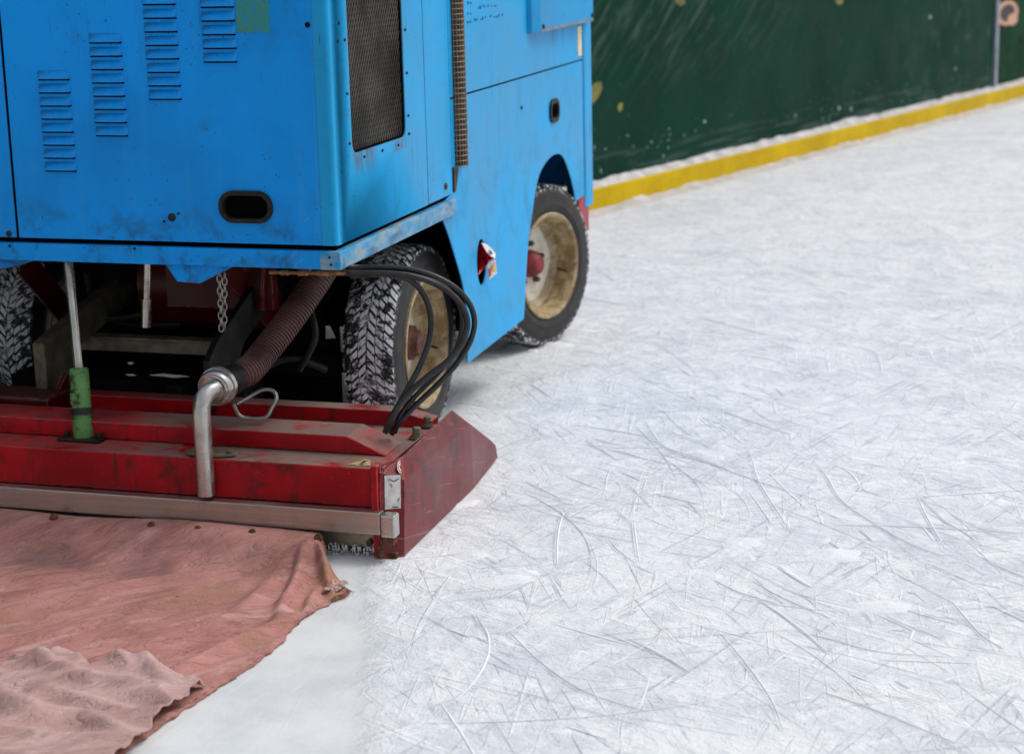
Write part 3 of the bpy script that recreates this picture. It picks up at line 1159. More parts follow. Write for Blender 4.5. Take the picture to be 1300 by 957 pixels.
# rust bleed below the grille
for (yy, zz, w, hh) in ((5.18, 1.105, .085, .045), (5.60, 1.120, .07, .012)):
    pass
b = MB().box(XS - .004, XS, 5.847, 6.110, ZB, ZT)
sd = part('service_door', b, M['blue_lit_side'], bevel=.002)
bb = MB().tube([(XS - .002, 6.03, .935), (XS + .004, 6.03, .935), (XS + .007, 6.03, .935)], [.012, .012, .006], 12)
part('latch', bb, M['rust'], sd, smooth=True)
# radiator block behind the sheets, its dark bulk also added to block light
b = MB().box(XL + .01, XS - .035, 5.02, 6.09, .86, ZT - .01)
part('radiator', b, M['radiator'])
b = MB().box(XL - .005, XS - .0005, 5.0, 6.112, ZT + .002, ZT + .012)
part('cover_lid', b, M['blue'], bevel=.003)
b = MB().box(XL, XL + .004, 5.01, 6.11, ZB, ZT)
part('side_panel', b, M['blue'])
# black strip put in for the shade inside the seam
b = MB().box(XL + .03, XS - .012, 5.010, 6.105, .870, .899)
part('seam_shade', b, M['gap_shade'])
# frame rail under the cover
b = MB().box(XL - .01, -2.030, 4.986, 5.045, .826, .8815)
part('rear_rail', b, M['blue_rear_rail'], bevel=.003)
b = MB().box(-2.085, XS + .012, 4.985, 6.116, .825, .882)
part('side_rail', b, M['blue_rail'], bevel=.004)
b = MB().box(XL - .012, XL + .05, 5.046, 6.116, .825, .882)
part('side_rail', b, M['blue_rail'], bevel=.004)
for (x, z) in ((-2.052, .865), (-2.048, .842), (-2.70, .875), (-3.14, .872)):
    bolt_y(x, z, .004, 4.986, 'dark_steel', ROOT, 'rail_rivet')
# folded bracket hanging below the rail
b = MB().prism([(-2.606, .826), (-2.569, .772), (-2.494, .768), (-2.374, .826)], 'Y', 5.0, 5.006)
b.prism([(-2.606, .826), (-2.600, .826), (-2.566, .778), (-2.569, .772)], 'Y', 5.0, 5.05)
part('hanging_bracket', b, M['blue_rear_rail'], bevel=.0015)
b = MB().prism([(-3.60, .826), (-3.06, .826), (-3.14, .800), (-3.30, .772), (-3.6, .75)], 'Y', 5.03, 5.036)
part('hanging_bracket', b, M['blue_rear_rail'], bevel=.0015)

# main body ---------------------------------------------------------
arch = smooth_path([Vector((y, z, 0)) for y, z in ((6.985, .255), (7.003, .30), (7.035, .42), (7.07, .53), (7.134, .645), (7.24, .79), (7.37, .848), (7.529, .866), (7.66, .84), (7.77, .755), (7.84, .67), (7.87, .612))], 4)
rarch = smooth_path([Vector((y, z, 0)) for y, z in ((5.975, .84), (6.04, .773), (6.11, .683), (6.175, .591), (6.215, .518), (6.25, .40), (6.246, .33), (6.225, .246))], 4)
outline = [(p.x, p.y) for p in rarch] + [(p.x, p.y) for p in arch] + [(8.03, .618), (8.03, 1.231), (6.117, 1.231), (6.117, .90), (5.975, .875)]
b = MB().plate(outline, [oval(7.517, 1.055, .125, .075), ellipse(6.432, .592, .058, .088)], 'X', XS - .006, XS - .001)
skirt = part('skirt_panel', b, M['blue_lit_side'], bevel=.0012)
b = MB().plate(oval(7.517, 1.055, .150, .100), [oval(7.517, 1.055, .112, .062)], 'X', XS - .010, XS + .008)
part('handle_grommet', b, M['rubber'], skirt, bevel=.005, smooth=True)
b = MB().box(XS - .05, XS - .03, 7.42, 7.62, .98, 1.13)
part('handle_hole_shade', b, M['gap_shade'], skirt)  # black sheet standing in for shade within the hole
b = MB().box(XS - .09, XS - .07, 6.33, 6.54, .45, .72)
part('hole_backing', b, M['gap_shade'], skirt)
bb = MB().tube([(XS - .003, 7.02, 1.115), (XS + .003, 7.02, 1.115)], .008, 10)
part('screw', bb, M['dark_steel'], skirt)
# far side skirt so that the machine is whole
b = MB().plate(outline, [], 'X', XL + .001, XL + .006)
part('skirt_panel', b, M['blue_lit_side'])
b = MB().plate([(6.117, 1.2375), (8.03, 1.2375), (8.03, 1.95), (6.117, 1.95)], [], 'X', XS - .006, XS - .001)
up = part('upper_panel', b, M['blue_lit_side'], bevel=.0015)
b = MB().box(XS - .004, XS + .002, 7.945, 8.015, 1.255, 1.385)
part('cream_label', b, M['cream_label'], up)
# illegible pen marks
random.seed(5)
for (px0, py0, n, step, dy) in ((593, 4, 2, 4, -.4), (594, 17, 2, 4, -.4), (594, 29, 2, 4, -.4), (606, 10, 8, 3.4, -.5), (602, 26, 5, 3.6, -.75), (623, 22, 5, 3.6, -.6)):
    for k in range(n):
        bb = MB()
        px, py = px0 + k * step + random.uniform(-.5, .5), py0 + k * dy
        for q in range(1):
            a = at(px + random.uniform(-.8, .8), py - random.uniform(-1, 2.2), 'X', XS)
            c = at(px + random.uniform(-.8, 1.5), py + random.uniform(0, 2.2), 'X', XS)
            if (c - a).length < .003:
                c = a + Vector((0, .004, .006))
            bb.bar(a + Vector((.0005, 0, 0)), c + Vector((.0005, 0, 0)), .0030, .0024, (1, 0, .01))
        part('pen_mark', bb, M['ink'], up)
# raised hood on the upper panel
b = MB().prism([(XS - .002, 7.125), (XS + .018, 7.135), (XS + .036, 7.205), (XS + .036, 8.10), (XS - .002, 8.14)], 'Z', 1.403, 1.93)
hood = part('hood_box', b, M['blue_hood'], bevel=.004)
for yy, zz in ((7.24, 1.425), (8.07, 1.43)):
    bb = MB().tube([(XS + .034, yy, zz), (XS + .041, yy, zz), (XS + .043, yy, zz)], [.010, .010, .006], 10)
    part('screw', bb, M['dark_steel'], hood, smooth=True)
b = MB().box(XS + .034, XS + .038, 7.21, 8.095, 1.4045, 1.415)
part('trim_strip', b, M['galv'], hood)
# corner post at the front
b = MB().prism([(-2.12, 8.045), (XS, 8.045), (XS + .004, 8.06), (XS + .004, 8.175), (XS - .004, 8.19), (-2.12, 8.19)], 'Z', .557, 1.95)
part('corner_post', b, M['blue_lit_side'], bevel=.003)
b = MB().box(XS - .05, XS - .006, 8.02, 8.05, .60, 1.94)
part('seam_shade', b, M['gap_shade'])  # black backing gives the body joint its shade
b = MB().box(XS - .05, XS - .007, 6.13, 8.02, 1.225, 1.243)
part('seam_shade', b, M['gap_shade'])
b = MB().box(XL + .0, XS - .10, 8.05, 8.185, .66, 1.95)
part('front_panel', b, M['blue'])
b = MB().box(XL, XS - .008, 6.125, 8.2, 1.952, 1.97)
part('top_deck', b, M['blue'], bevel=.004)
b = MB().box(XL + .02, XS - .055, 6.118, 6.125, .90, 1.95)
part('bulkhead', b, M['blue'])
b = MB().box(-3.78, -2.033, 7.93, 8.12, .44, .617)
part('front_bumper', b, M['red'], bevel=.006)
# chassis and wheel wells, with black panels added to block light underneath
b = MB()
b.box(-3.24, -2.62, 6.05, 7.98, .42, .86)
b.box(-3.80, -2.05, 5.06, 6.10, .835, .858)
b.box(-3.80, -2.05, 6.13, 8.0, .868, .90)
b.box(-3.42, -2.06, 6.52, 6.95, .30, .865)
b.box(-3.30, -2.58, 5.75, 6.0, .60, .83)
b.box(-3.44, -2.60, 5.86, 5.90, .04, .835)  # filler from here on, added to keep the underside black
hole_ = [at(a_, c_, 'Y', 5.87) for a_, c_ in ((411, 396), (427, 368), (428, 431), (410, 432))]
b.plate([(-2.603, .04), (-2.40, .04), (-2.40, .835), (-2.603, .835)], [[(p_.x, p_.z) for p_ in hole_]], 'Y', 5.864, 5.896)
b.box(-3.44, -2.44, 5.36, 5.72, .05, .20)
b.box(-3.44, -2.9, 5.40, 5.86, .05, .34)
part('chassis_and_dark_fill', b, M['black'], bevel=.004)
# exhaust stack in its wire guard
ex, ey, er = -2.036, 6.190, .036
b = MB().tube([(ex, ey, .988), (ex, ey, 2.05)], er, 20)
stack = part('exhaust_stack', b, M['exhaust'], smooth=True)
b = MB()
for k in range(20):
    a = 2 * PI * k / 20
    b.tube([(ex + (er + .003) * math.cos(a), ey + (er + .003) * math.sin(a), .985), (ex + (er + .003) * math.cos(a), ey + (er + .003) * math.sin(a), 2.05)], .0013, 4)
z = .990
while z < 1.9:
    b.tube([(ex + (er + .0045) * math.cos(2 * PI * k / 20), ey + (er + .0045) * math.sin(2 * PI * k / 20), z) for k in range(21)], .0018, 4, False)
    z += .0185
part('wire_guard', b, M['wire'], stack, fixn=False)
b = MB().prism([(6.115, .99), (6.17, .99), (6.135, .905), (6.115, .90)], 'X', XS + .001, XS + .006)
part('stack_bracket', b, M['exhaust'], stack)

# wheels ------------------------------------------------------------


def make_wheel(hubmat, front):
    t = MB()
    n = 40
    # rim: outer lip, drop well and scalloped disc (x positive = outboard)
    rim = MB().lathe([(.228, .082), (.237, .092), (.237, .101), (.230, .104), (.218, .098), (.211, .080), (.205, .040), (.201, .012), (.188, .000),
                      (.180, -.010), (.176, -.030), (.172, -.045)], 72)
    disc = []
    N = 72
    for rr, xx in ((.178, -.020), (.170, -.012), (.150, -.010), (.120, -.012), (.095, -.018), (.06, -.020), (0.0, -.020)):
        if rr == 0:
            disc.append([rim.bm.verts.new((xx, 0, 0))])
            continue
        ring = []
        for j in range(N):
            a = 2 * PI * j / N
            sc = 1 + (.035 * math.cos(5 * a) if rr > .165 else 0)
            ring.append(rim.bm.verts.new((xx, rr * sc * math.cos(a), rr * sc * math.sin(a))))
        disc.append(ring)
    for k in range(len(disc) - 1):
        A, B = disc[k], disc[k + 1]
        for j in range(N):
            q = (j + 1) % N
            rim.bm.faces.new((A[j], A[q], B[q], B[j]) if len(B) > 1 else (A[j], A[q], B[0]))
    # back of the rim
    rim.lathe([(.172, -.045), (.19, -.075), (.222, -.08), (.23, -.072)], 48)
    return rim


def tyre_mesh():
    t = MB()
    prof = [(.226, .080), (.236, .092), (.250, .099), (.266, .1015), (.271, .1035), (.276, .1015), (.298, .1005), (.318, .097), (.334, .091), (.344, .085), (.349, .077), (.3520, .06), (.3535, .03)]
    full = prof + [(r, -x) for r, x in reversed(prof)]
    n0 = 0
    t.lathe(full, 96)
    t.bm.faces.ensure_lookup_table()
    for f in t.bm.faces:
        c = f.calc_center_median()
        f.material_index = 2 if math.hypot(c.y, c.z) > .3435 and abs(c.x) < .085 else 0
    t.mi = 1
    NP = 68
    pit = 2 * PI / NP
    random.seed(3)
    for side_ in (1, -1):
        for k in range(NP):
            for (u0, u1, ph, fr) in ((.003, .030, .0, .66), (.033, .060, .30, .68), (.063, .0915, .55, .70)):
                j = random.uniform(-.03, .03)
                base = (k + ph + j + (.5 if side_ < 0 else 0)) * pit
                rows = []
                for a in range(3):
                    u = u0 + (u1 - u0) * a / 2
                    sk = -(u * .95) / .36
                    rr = .3605 - max(0, (u - .050)) ** 2 * 6.5
                    row = []
                    for c in range(3):
                        th = base + sk + pit * fr * (c / 2)
                        row.append((u, th, rr))
                    rows.append(row)

                def P(u, th, rr):
                    return Vector((side_ * u, -rr * math.cos(th), rr * math.sin(th)))
                top = [[t.bm.verts.new(P(*q)) for q in row] for row in rows]
                bot = [[t.bm.verts.new(P(q[0], q[1], .344 if q[0] < .08 else .336)) for q in row] for row in rows]
                for a in range(2):
                    for c in range(2):
                        t.bm.faces.new((top[a][c], top[a + 1][c], top[a + 1][c + 1], top[a][c + 1])).material_index = 1
                ring = [(0, 0), (1, 0), (2, 0), (2, 1), (2, 2), (1, 2), (0, 2), (0, 1)]
                for q in range(8):
                    A, B = ring[q], ring[(q + 1) % 8]
                    t.bm.faces.new((top[A[0]][A[1]], top[B[0]][B[1]], bot[B[0]][B[1]], bot[A[0]][A[1]])).material_index = 0
    return t


me_tyre = None


def place_wheel(x, y, rotz, hubmat, front):
    global me_tyre
    rim = obj('wheel', make_wheel(hubmat, front), M['rim'], ROOT, smooth=True)
    rim.location = (x, y, .360)
    rim.rotation_euler.z = rotz

    def kid(name, mb, mat, smooth=True, mesh=None):
        if mesh is None:
            q = obj(name, mb, mat, None, smooth=smooth)
        else:
            q = bpy.data.objects.new(name, mesh)
            COL.objects.link(q)
        q.parent = rim
        return q
    if me_tyre is None:
        q = kid('tyre', tyre_mesh(), [M['sidewall'], M['tread'], M['groove']])
        me_tyre = q.data
    else:
        kid('tyre', None, None, mesh=me_tyre)
    hb = MB()
    if front:
        hb.lathe([(.062, -.022), (.060, .010), (.056, .022), (.046, .030), (.040, .044), (.030, .050), (0, .052)], 24)
    else:
        hb.lathe([(.082, -.022), (.082, -.002), (.066, .004), (.064, .045), (.050, .052), (.044, .075), (.020, .080), (0, .08)], 16)
    kid('hub', hb, hubmat)
    rad = .092 if front else .072
    for k in range(5 if front else 6):
        a = 2 * PI * (k + .2) / (5 if front else 6)
        nb = MB()
        cy, cz = rad * math.cos(a), rad * math.sin(a)
        x0 = -.020
        nb.tube([(x0, cy, cz), (x0 + (.022 if front else .03), cy, cz), (x0 + (.030 if front else .038), cy, cz)], [.0135, .0135, .009], 6)
        kid('wheel_nut', nb, M['nut'], False)
    nb = MB().tube([(.02, .188, -.05), (.045, .182, -.052), (.075, .176, -.058)], [.005, .005, .004], 8)
    kid('valve', nb, M['rubber'])
    return rim


place_wheel(-2.222, 6.045, 0, M['hub_rust'], False)
place_wheel(-2.185, 7.655, R(-17), M['hub_red'], True)
place_wheel(-3.630, 6.045, PI, M['hub_rust'], False)
place_wheel(-3.70, 7.66, PI - R(20), M['hub_red'], True)

# running gear between the wheels ------------------------------------
b = MB().bar(at(62, 432, 'Y', 5.55), at(268, 441, 'Y', 5.55), .055, .012)
cb0, cb1 = at(62, 425, 'Y', 5.53), at(268, 433, 'Y', 5.53)
b.box(cb0.x, cb1.x, 5.52, 5.58, cb0.z - .004, cb0.z + .003)
part('cross_bar', b, M['bar_steel'], bevel=.002)
# hoses, brackets and packed snow in the dark under the machine
b = MB()
for (pts_, r_) in (([(75, 395, 5.7), (120, 405, 5.65), (190, 398, 5.7), (250, 372, 5.75)], .014), ([(110, 345, 5.6), (118, 380, 5.65), (150, 410, 5.7), (230, 412, 5.7)], .011),
                   ([(330, 470, 5.55), (370, 455, 5.6), (415, 470, 5.65)], .013), ([(395, 395, 5.65), (400, 430, 5.6), (380, 470, 5.6)], .012)):
    part('under_hose', MB().tube(smooth_path([at(x_, y_, 'Y', d__) for x_, y_, d__ in pts_], 6), r_, 8), M['dark_steel'], smooth=True)
b.bm.free()
for bx_ in ((-3.30, -2.50, 5.45, 5.49, .215, .262), (-2.92, -2.84, 5.50, 5.60, .20, .30), (-2.70, -2.62, 5.55, 5.70, .20, .36)):
    part('under_bracket', MB().box(*bx_), M['dark_steel'], bevel=.004)
sm = MB()
for (px_, py_, rx_, rz_) in ((166, 461, .012, .005), (215, 477, .075, .006), (166, 476, .02, .004)):
    p_ = at(px_, py_, 'Y', 5.44)
    pr = []
    for k in range(9):
        t_ = k / 8
        pr.append(p_ + Vector((rx_ * (2 * t_ - 1), .004 * noise.noise(Vector((t_ * 5, px_, 0))), rz_ * .5 * noise.noise(Vector((t_ * 4, px_, 3))))))
    sm = MB()
    sm.tube(pr, [max(.001, rz_ * math.sin(PI * (k + .3) / 8.6)) for k in range(9)], 8)
    part('packed_snow', sm, M['snow'], smooth=True, fixn=False)
b = MB()
b.box(-3.35, -2.35, 5.72, 5.80, .30, .38)
part('rear_axle', b, M['black'], bevel=.01)
# lift arms (flat plates on edge)


def arm(px_list, y0, y1, t):
    """plate whose near edge is at y0 and far edge at y1"""


la0 = at(51, 470, 'Y', 5.22)
b = MB().prism([(5.22, .30), (5.22, .50), (5.30, .52), (5.95, .66), (5.95, .54), (5.45, .44), (5.33, .30)], 'X', la0.x - .022, la0.x + .022)
part('lift_arm', b, M['olive_steel'], bevel=.003)
ra0 = at(262, 470, 'Y', 5.22)
b = MB().prism([(5.22, .30), (5.22, .465), (5.30, .52), (6.0, .80), (6.0, .64), (5.50, .47), (5.33, .30)], 'X', ra0.x - .012, ra0.x + .012)
part('lift_arm', b, M['dark_steel'], bevel=.003)
# red sheet work deep under the machine
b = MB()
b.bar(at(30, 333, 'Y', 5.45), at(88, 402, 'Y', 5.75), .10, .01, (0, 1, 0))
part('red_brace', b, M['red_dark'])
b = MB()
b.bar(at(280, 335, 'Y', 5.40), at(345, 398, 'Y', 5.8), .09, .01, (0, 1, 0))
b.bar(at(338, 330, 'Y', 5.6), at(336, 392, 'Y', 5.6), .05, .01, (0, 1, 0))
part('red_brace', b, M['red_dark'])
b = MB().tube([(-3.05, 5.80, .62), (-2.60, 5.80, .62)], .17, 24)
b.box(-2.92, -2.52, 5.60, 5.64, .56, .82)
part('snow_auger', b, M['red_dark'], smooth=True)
# second small strut behind
p0, p1 = at(187, 330, 'Y', 5.35), at(186, 398, 'Y', 5.35)
b = MB().tube([p0, p0.lerp(p1, .7), p1], [.013, .013, .010], 10)
b.tube([p0.lerp(p1, .72), p0.lerp(p1, 1.25)], .017, 10)
part('gas_strut', b, M['chrome'], smooth=True)

# hydraulic cylinder: green body, bright rod
base, top = at(107, 560, 'Y', 4.915), at(100, 467, 'Y', 4.965)
rodt = at(86, 325, 'Y', 5.06)
ax = (top - base)


def L(t):
    return base + ax * t


b = MB().tube([L(0), L(.02), L(.30), L(.31), L(.345), L(.355), L(.46), L(.465), L(.98), L(1.0)], [.030, .033, .033, .028, .028, .0315, .0315, .0305, .0305, .027], 20)
b.box(-.012, .012, -.045, -.028, -.016, .016, Matrix.Translation(L(.62)))
cyl = part('hydraulic_cylinder', b, M['green'], smooth=True)
b = MB().tube([L(.97), L(1.0).lerp(rodt, .4), rodt], [.0150, .0150, .0165], 14)
part('piston_rod', b, M['chrome'], cyl, smooth=True)
b = MB().tube([L(.36), L(.455)], .0325, 20)
part('steel_collar', b, M['dark_steel'], cyl, smooth=True)
b = MB().tube([L(.62) + Vector((.006, -.040, .01)), L(.62) + Vector((.006, -.052, .01))], .012, 12)
part('port_cap', b, M['green'], cyl, smooth=True)
b = MB().box(base.x - .075, base.x + .075, base.y - .04, base.y + .05, .2725, .281)
for dx in (-.058, .058):
    b.tube([(base.x + dx, base.y - .005, .281), (base.x + dx, base.y - .005, .296)], .009, 6)
part('base_plate', b, M['dark_steel'], cyl, bevel=.002)

# conditioner --------------------------------------------------------
CX0, CX1 = -4.03, -1.838
b = MB()
b.prism([(4.80, .150), (4.80, .267), (4.803, .270), (5.325, .272), (5.325, .06), (4.86, .06), (4.83, .150)], 'X', CX0, CX1)
cond = part('conditioner', b, M['red'], bevel=.003)
b = MB()
b.prism([(CX0 + .02, .2735), (CX0 + .02, .328), (-2.0, .328), (-1.875, .2735)], 'Y', 4.926, 5.072)
part('top_step', b, M['red'], cond, bevel=.004)
b = MB()
b.prism([(CX0 + .02, .2735), (CX0 + .02, .322), (-1.95, .322), (-1.84, .296), (-1.84, .2735)], 'Y', 5.255, 5.322)
part('front_wall', b, M['red'], cond, bevel=.003)
b = MB().prism([(5.08, .2735), (5.25, .40), (5.25, .2735)], 'X', -3.14, -3.125)
b.prism([(5.08, .2735), (5.25, .345), (5.25, .2735)], 'X', -2.62, -2.61)
part('gusset', b, M['red_dark'], cond)
b = MB().box(-3.6, -3.12, 5.10, 5.24, .2735, .345)
part('pivot_block', b, M['red_dark'], cond, bevel=.01)
# end plates: folded sheet with a rear flange, main face, tapering front


def end_plate(sgn):
    rows = {
        'b': [(-1.846, 4.772, .004), (-1.786, 4.812, .004), (-1.786, 5.490, .004), (-1.806, 5.835, .010)],
        'm': [(-1.846, 4.790, .262), (-1.790, 4.846, .228), (-1.790, 5.490, .222), (-1.806, 5.815, .060)],
        't': [(-1.848, 4.800, .286), (-1.815, 4.900, .280), (-1.815, 5.380, .299), (-1.812, 5.770, .092)]}
    bb = MB()

    def q(p):
        return Vector(p) if sgn > 0 else Vector((2 * XM - p[0], p[1], p[2]))
    for A, B in (('b', 'm'), ('m', 't')):
        for k in range(3):
            bb.face([q(rows[A][k]), q(rows[A][k + 1]), q(rows[B][k + 1]), q(rows[B][k])])
    # inner flat so it is not a shell from the other side
    bb.face([q((-1.838, 4.80, .01)), q((-1.838, 5.50, .01)), q((-1.838, 5.76, .05)), q((-1.822, 5.375, .288)), q((-1.838, 4.80, .275))])
    return part('end_plate', bb, M['red_plate'], cond, solid=.005)


ep = end_plate(1)
end_plate(-1)
# rear corner foot of the plate
b = MB().box(-1.868, -1.848, 4.775, 4.800, .004, .285)
part('corner_angle', b, M['red'], cond, bevel=.002)
b = MB().box(-1.845, -1.800, 4.782, 4.83, -.002, .018)
part('runner', b, M['rust'], cond, bevel=.004)
# sticker and label on the flange
fn = Vector((.555, -.832, 0)).normalized()


def flange(u, z):
    """point on the rear flange, u from 0 (inner edge) to 1 (fold)"""
    p = Vector((-1.846, 4.7757, 0)).lerp(Vector((-1.788, 4.8185, 0)), u)
    t = max(0, (z - .004) / .28)
    p.y += .020 * t
    p.z = z
    return p + fn * .0045


b = MB()
b.face([flange(.18, .150), flange(.86, .148), flange(.86, .248), flange(.18, .252)])
lab = part('white_label', b, M['white_label'], ep, solid=.001)
b = MB()
for (u0, z0, u1, z1) in ((.35, .24, .6, .232), (.6, .232, .78, .238), (.72, .17, .8, .18), (.5, .155, .75, .152), (.42, .225, .5, .215)):
    b.bar(flange(u0, z0) + fn * .001, flange(u1, z1) + fn * .001, .004, .002, fn)
part('print', b, M['ink'], lab)
# round red-and-white sticker on the sloping top strip
c0 = Vector((-1.8105, 4.872, .2575))
e1 = Vector((0.0, 1, .02)).normalized()
e2 = Vector((-.025, .02, .052)).normalized()
nn = e1.cross(e2).normalized()
if nn.x < 0:
    nn = -nn


def disc(r0, r1, off):
    bb = MB()
    n = 28
    for k in range(n):
        a, c = 2 * PI * k / n, 2 * PI * (k + 1) / n
        f = lambda r, t: c0 + nn * off + e1 * r * 1.35 * math.cos(t) + e2 * r * .8 * math.sin(t)
        if r0:
            bb.face([f(r0, a), f(r1, a), f(r1, c), f(r0, c)])
        else:
            bb.face([c0 + nn * off, f(r1, a), f(r1, c)])
    return bb


stk = part('round_sticker', disc(0, .024, .0042), M['white_label'], ep)
part('sticker_ring', disc(.0165, .0205, .0052), M['red_print'], stk)
b = MB()
for k in range(6):
    a = c0 + nn * .0055 + e1 * (-.013 + .0052 * k) + e2 * .006
    b.bar(a, a - e2 * .010 + e1 * random.uniform(-.002, .002), .0018, .001, nn)
part('sticker_print', b, M['red_print'], stk)
# yellow warning triangle on the dusty ledge
tri = [(-1.955, 4.818), (-1.885, 4.818), (-1.905, 4.875), (-1.925, 4.88)]
b = MB().prism(tri, 'Z', .2705, .2735)
tr = part('warning_sticker', b, M['yellow_label'], cond)
b = MB()
b.box(-1.922, -1.912, 4.838, 4.866, .2736, .2745)
b.box(-1.922, -1.912, 4.824, 4.832, .2736, .2745)
part('sticker_mark', b, M['ink'], tr)


def hexbolt(p, s=1.0):
    bb = MB()
    x, y, z = p
    bb.tube([(x, y, z), (x, y, z + .006 * s)], .026 * s, 18)
    bb.tube([(x, y, z + .006 * s), (x, y, z + .012 * s)], .020 * s, 14)
    bb.tube([(x, y, z + .012 * s), (x, y, z + .036 * s), (x, y, z + .039 * s)], [.015 * s, .015 * s, .011 * s], 6)
    return part('bolt', bb, M['olive_steel'], cond, bevel=.001)


hexbolt(at(529, 556, 'Z', .2735), .92)
hexbolt(at(543, 541, 'Z', .276), .86)
# scraper bar, its end clip and the lower blade
b = MB().box(CX0 + .02, -1.836, 4.752, 4.792, .082, .150)
bar_ = part('scraper_bar', b, M['steel_bar'], cond, bevel=.003, seg=3)
b = MB().box(-1.834, -1.788, 4.746, 4.790, .076, .146)
part('end_clip', b, M['steel_pipe'], bar_, bevel=.006, seg=3)
b = MB().box(-1.830, -1.796, 4.752, 4.790, .052, .074)
part('clip_block', b, M['rust'], bar_, bevel=.003)
b = MB().tube([(-1.842, 4.752, .05), (-1.838, 4.748, .02)], .012, 8)
b.tube([(-1.885, 4.79, .044), (-1.885, 4.782, .044)], .010, 8)
part('rusty_bolt', b, M['rust'], bar_)
b = MB().box(CX0 + .02, -1.848, 4.796, 4.822, .026, .076)
part('shaving_blade', b, M['steel_dirty'], cond, bevel=.002)
b = MB().box(CX0 + .02, -1.86, 4.83, 5.30, .012, .058)
part('blade_bed', b, M['black'], cond)

# water pipe, coupling and suction hose
pipe = smooth_path([at(262, 628, 'Y', 4.772), at(260, 590, 'Y', 4.774), at(257, 545, 'Y', 4.778), at(256, 522, 'Y', 4.782), at(258, 508, 'Y', 4.790), at(265, 497, 'Y', 4.815), at(276, 491, 'Y', 4.850)], 5)
b = MB().tube(pipe, .0275, 24)
wp = part('water_pipe', b, M['steel_pipe'], smooth=True)
cA, cB = at(272, 494, 'Y', 4.85), at(292, 482, 'Y', 4.905)
d_ = (at(330, 445, 'Y', 5.05) - cA).normalized()
d_ = (Vector((.02, .98, .14))).normalized()
b = MB().tube([cA - d_ * .004, cA + d_ * .004, cA + d_ * .016, cA + d_ * .017, cA + d_ * .022, cA + d_ * .024, cA + d_ * .040, cA + d_ * .044],
              [.052, .057, .057, .051, .051, .059, .059, .054], 32)
b.tube([cA - d_ * .022, cA - d_ * .004], .036, 20)
cp = part('hose_coupling', b, M['steel_pipe'], smooth=True)
b = MB()
sd_ = d_.cross(Vector((0, 0, 1))).normalized()
ud_ = sd_.cross(d_)
for k in range(3):
    pts = []
    for j in range(7):
        a = 2 * PI * k / 3 + .25 * j
        pts.append(cA - d_ * .006 + (sd_ * math.cos(a) + ud_ * math.sin(a)) * .045)
    b.tube(pts, .0045, 6)
part('coupling_lug', b, M['steel_pipe'], cp, smooth=True)
hp = smooth_path([cA + d_ * .04, at(312, 473, 'Y', 4.99), at(335, 448, 'Y', 5.10), at(372, 400, 'Y', 5.22), at(401, 358, 'Y', 5.30), at(415, 335, 'Y', 5.34)], 14)
# resample and corrugate
cum = [0]
for i in range(1, len(hp)):
    cum.append(cum[-1] + (hp[i] - hp[i - 1]).length)


def along(sv):
    for i in range(1, len(hp)):
        if cum[i] >= sv:
            t = (sv - cum[i - 1]) / max(1e-6, cum[i] - cum[i - 1])
            return hp[i - 1].lerp(hp[i], t)
    return hp[-1]


pts, rs = [], []
sv = 0
while sv < cum[-1]:
    for o_, rr in ((0, .0405), (.003, .0405), (.0048, .046), (.0085, .046)):
        pts.append(along(sv + o_))
        rs.append(rr if sv > .10 else rr - .004)
    sv += .0112
b = MB().tube(pts, rs, 24)
part('suction_hose', b, M['suction'], smooth=True)
b = MB().tube([along(.0) , along(.05), along(.075)], [.047, .047, .043], 22)
part('hose_sleeve', b, M['rubber'], smooth=True)
fl = at(268, 576, 'Z', .274)
b = MB().plate([(fl.x + .085 * math.cos(2 * PI * k / 24), 4.835 + .034 * math.sin(2 * PI * k / 24)) for k in range(24)], [], 'Z', .2735, .2805)
b.tube([(fl.x + .062, 4.838, .2805), (fl.x + .062, 4.838, .289)], .010, 6)
part('pipe_flange', b, M['olive_steel'], wp, bevel=.001)
b = MB().box(fl.x - .06, fl.x + .01, 4.79, 4.84, .281, .289)
part('pipe_bracket', b, M['olive_steel'], wp)

# bent steel pull ring
ring = [at(a, c, 'Y', y) for a, c, y in ((296, 512, 4.97), (304, 527, 4.98), (318, 531, 4.99), (337, 530, 5.0), (345, 518, 5.02), (351, 505, 5.04), (346, 496, 5.05), (333, 495, 5.04), (318, 503, 5.02), (300, 513, 4.98))]
b = MB().tube(smooth_path(ring, 6), .0062, 8)
part('pull_ring', b, M['galv'], cond, smooth=True)

# chain hanging from the rail
ch = MB()


def link(bm_, c, tdir, wdir, ln, w, r):
    pts = []
    for k in range(15):
        a = 2 * PI * k / 14
        pts.append(c + tdir * (ln / 2 * math.sin(a)) + wdir * (w / 2 * math.cos(a) * (1.0 if abs(math.cos(a)) > .6 else 1.15)))
    bm_.tube(pts, r, 6, False)


def chain_line(p, q):
    nl = max(2, int((q - p).length / .0185))
    td = (q - p).normalized()
    for k in range(nl):
        c = p.lerp(q, (k + .5) / nl)
        wd = Vector((.8, .6, 0)) if k % 2 else Vector((-.6, .8, 0))
        link(ch, c, td, (wd - td * wd.dot(td)).normalized(), .026, .0145, .0024)


chain_line(at(278, 342, 'Y', 5.02), at(281, 420, 'Y', 5.02))
chain_line(at(285, 345, 'Y', 5.028), at(285, 418, 'Y', 5.028))
part('chain', ch, M['galv'], smooth=True, fixn=False)

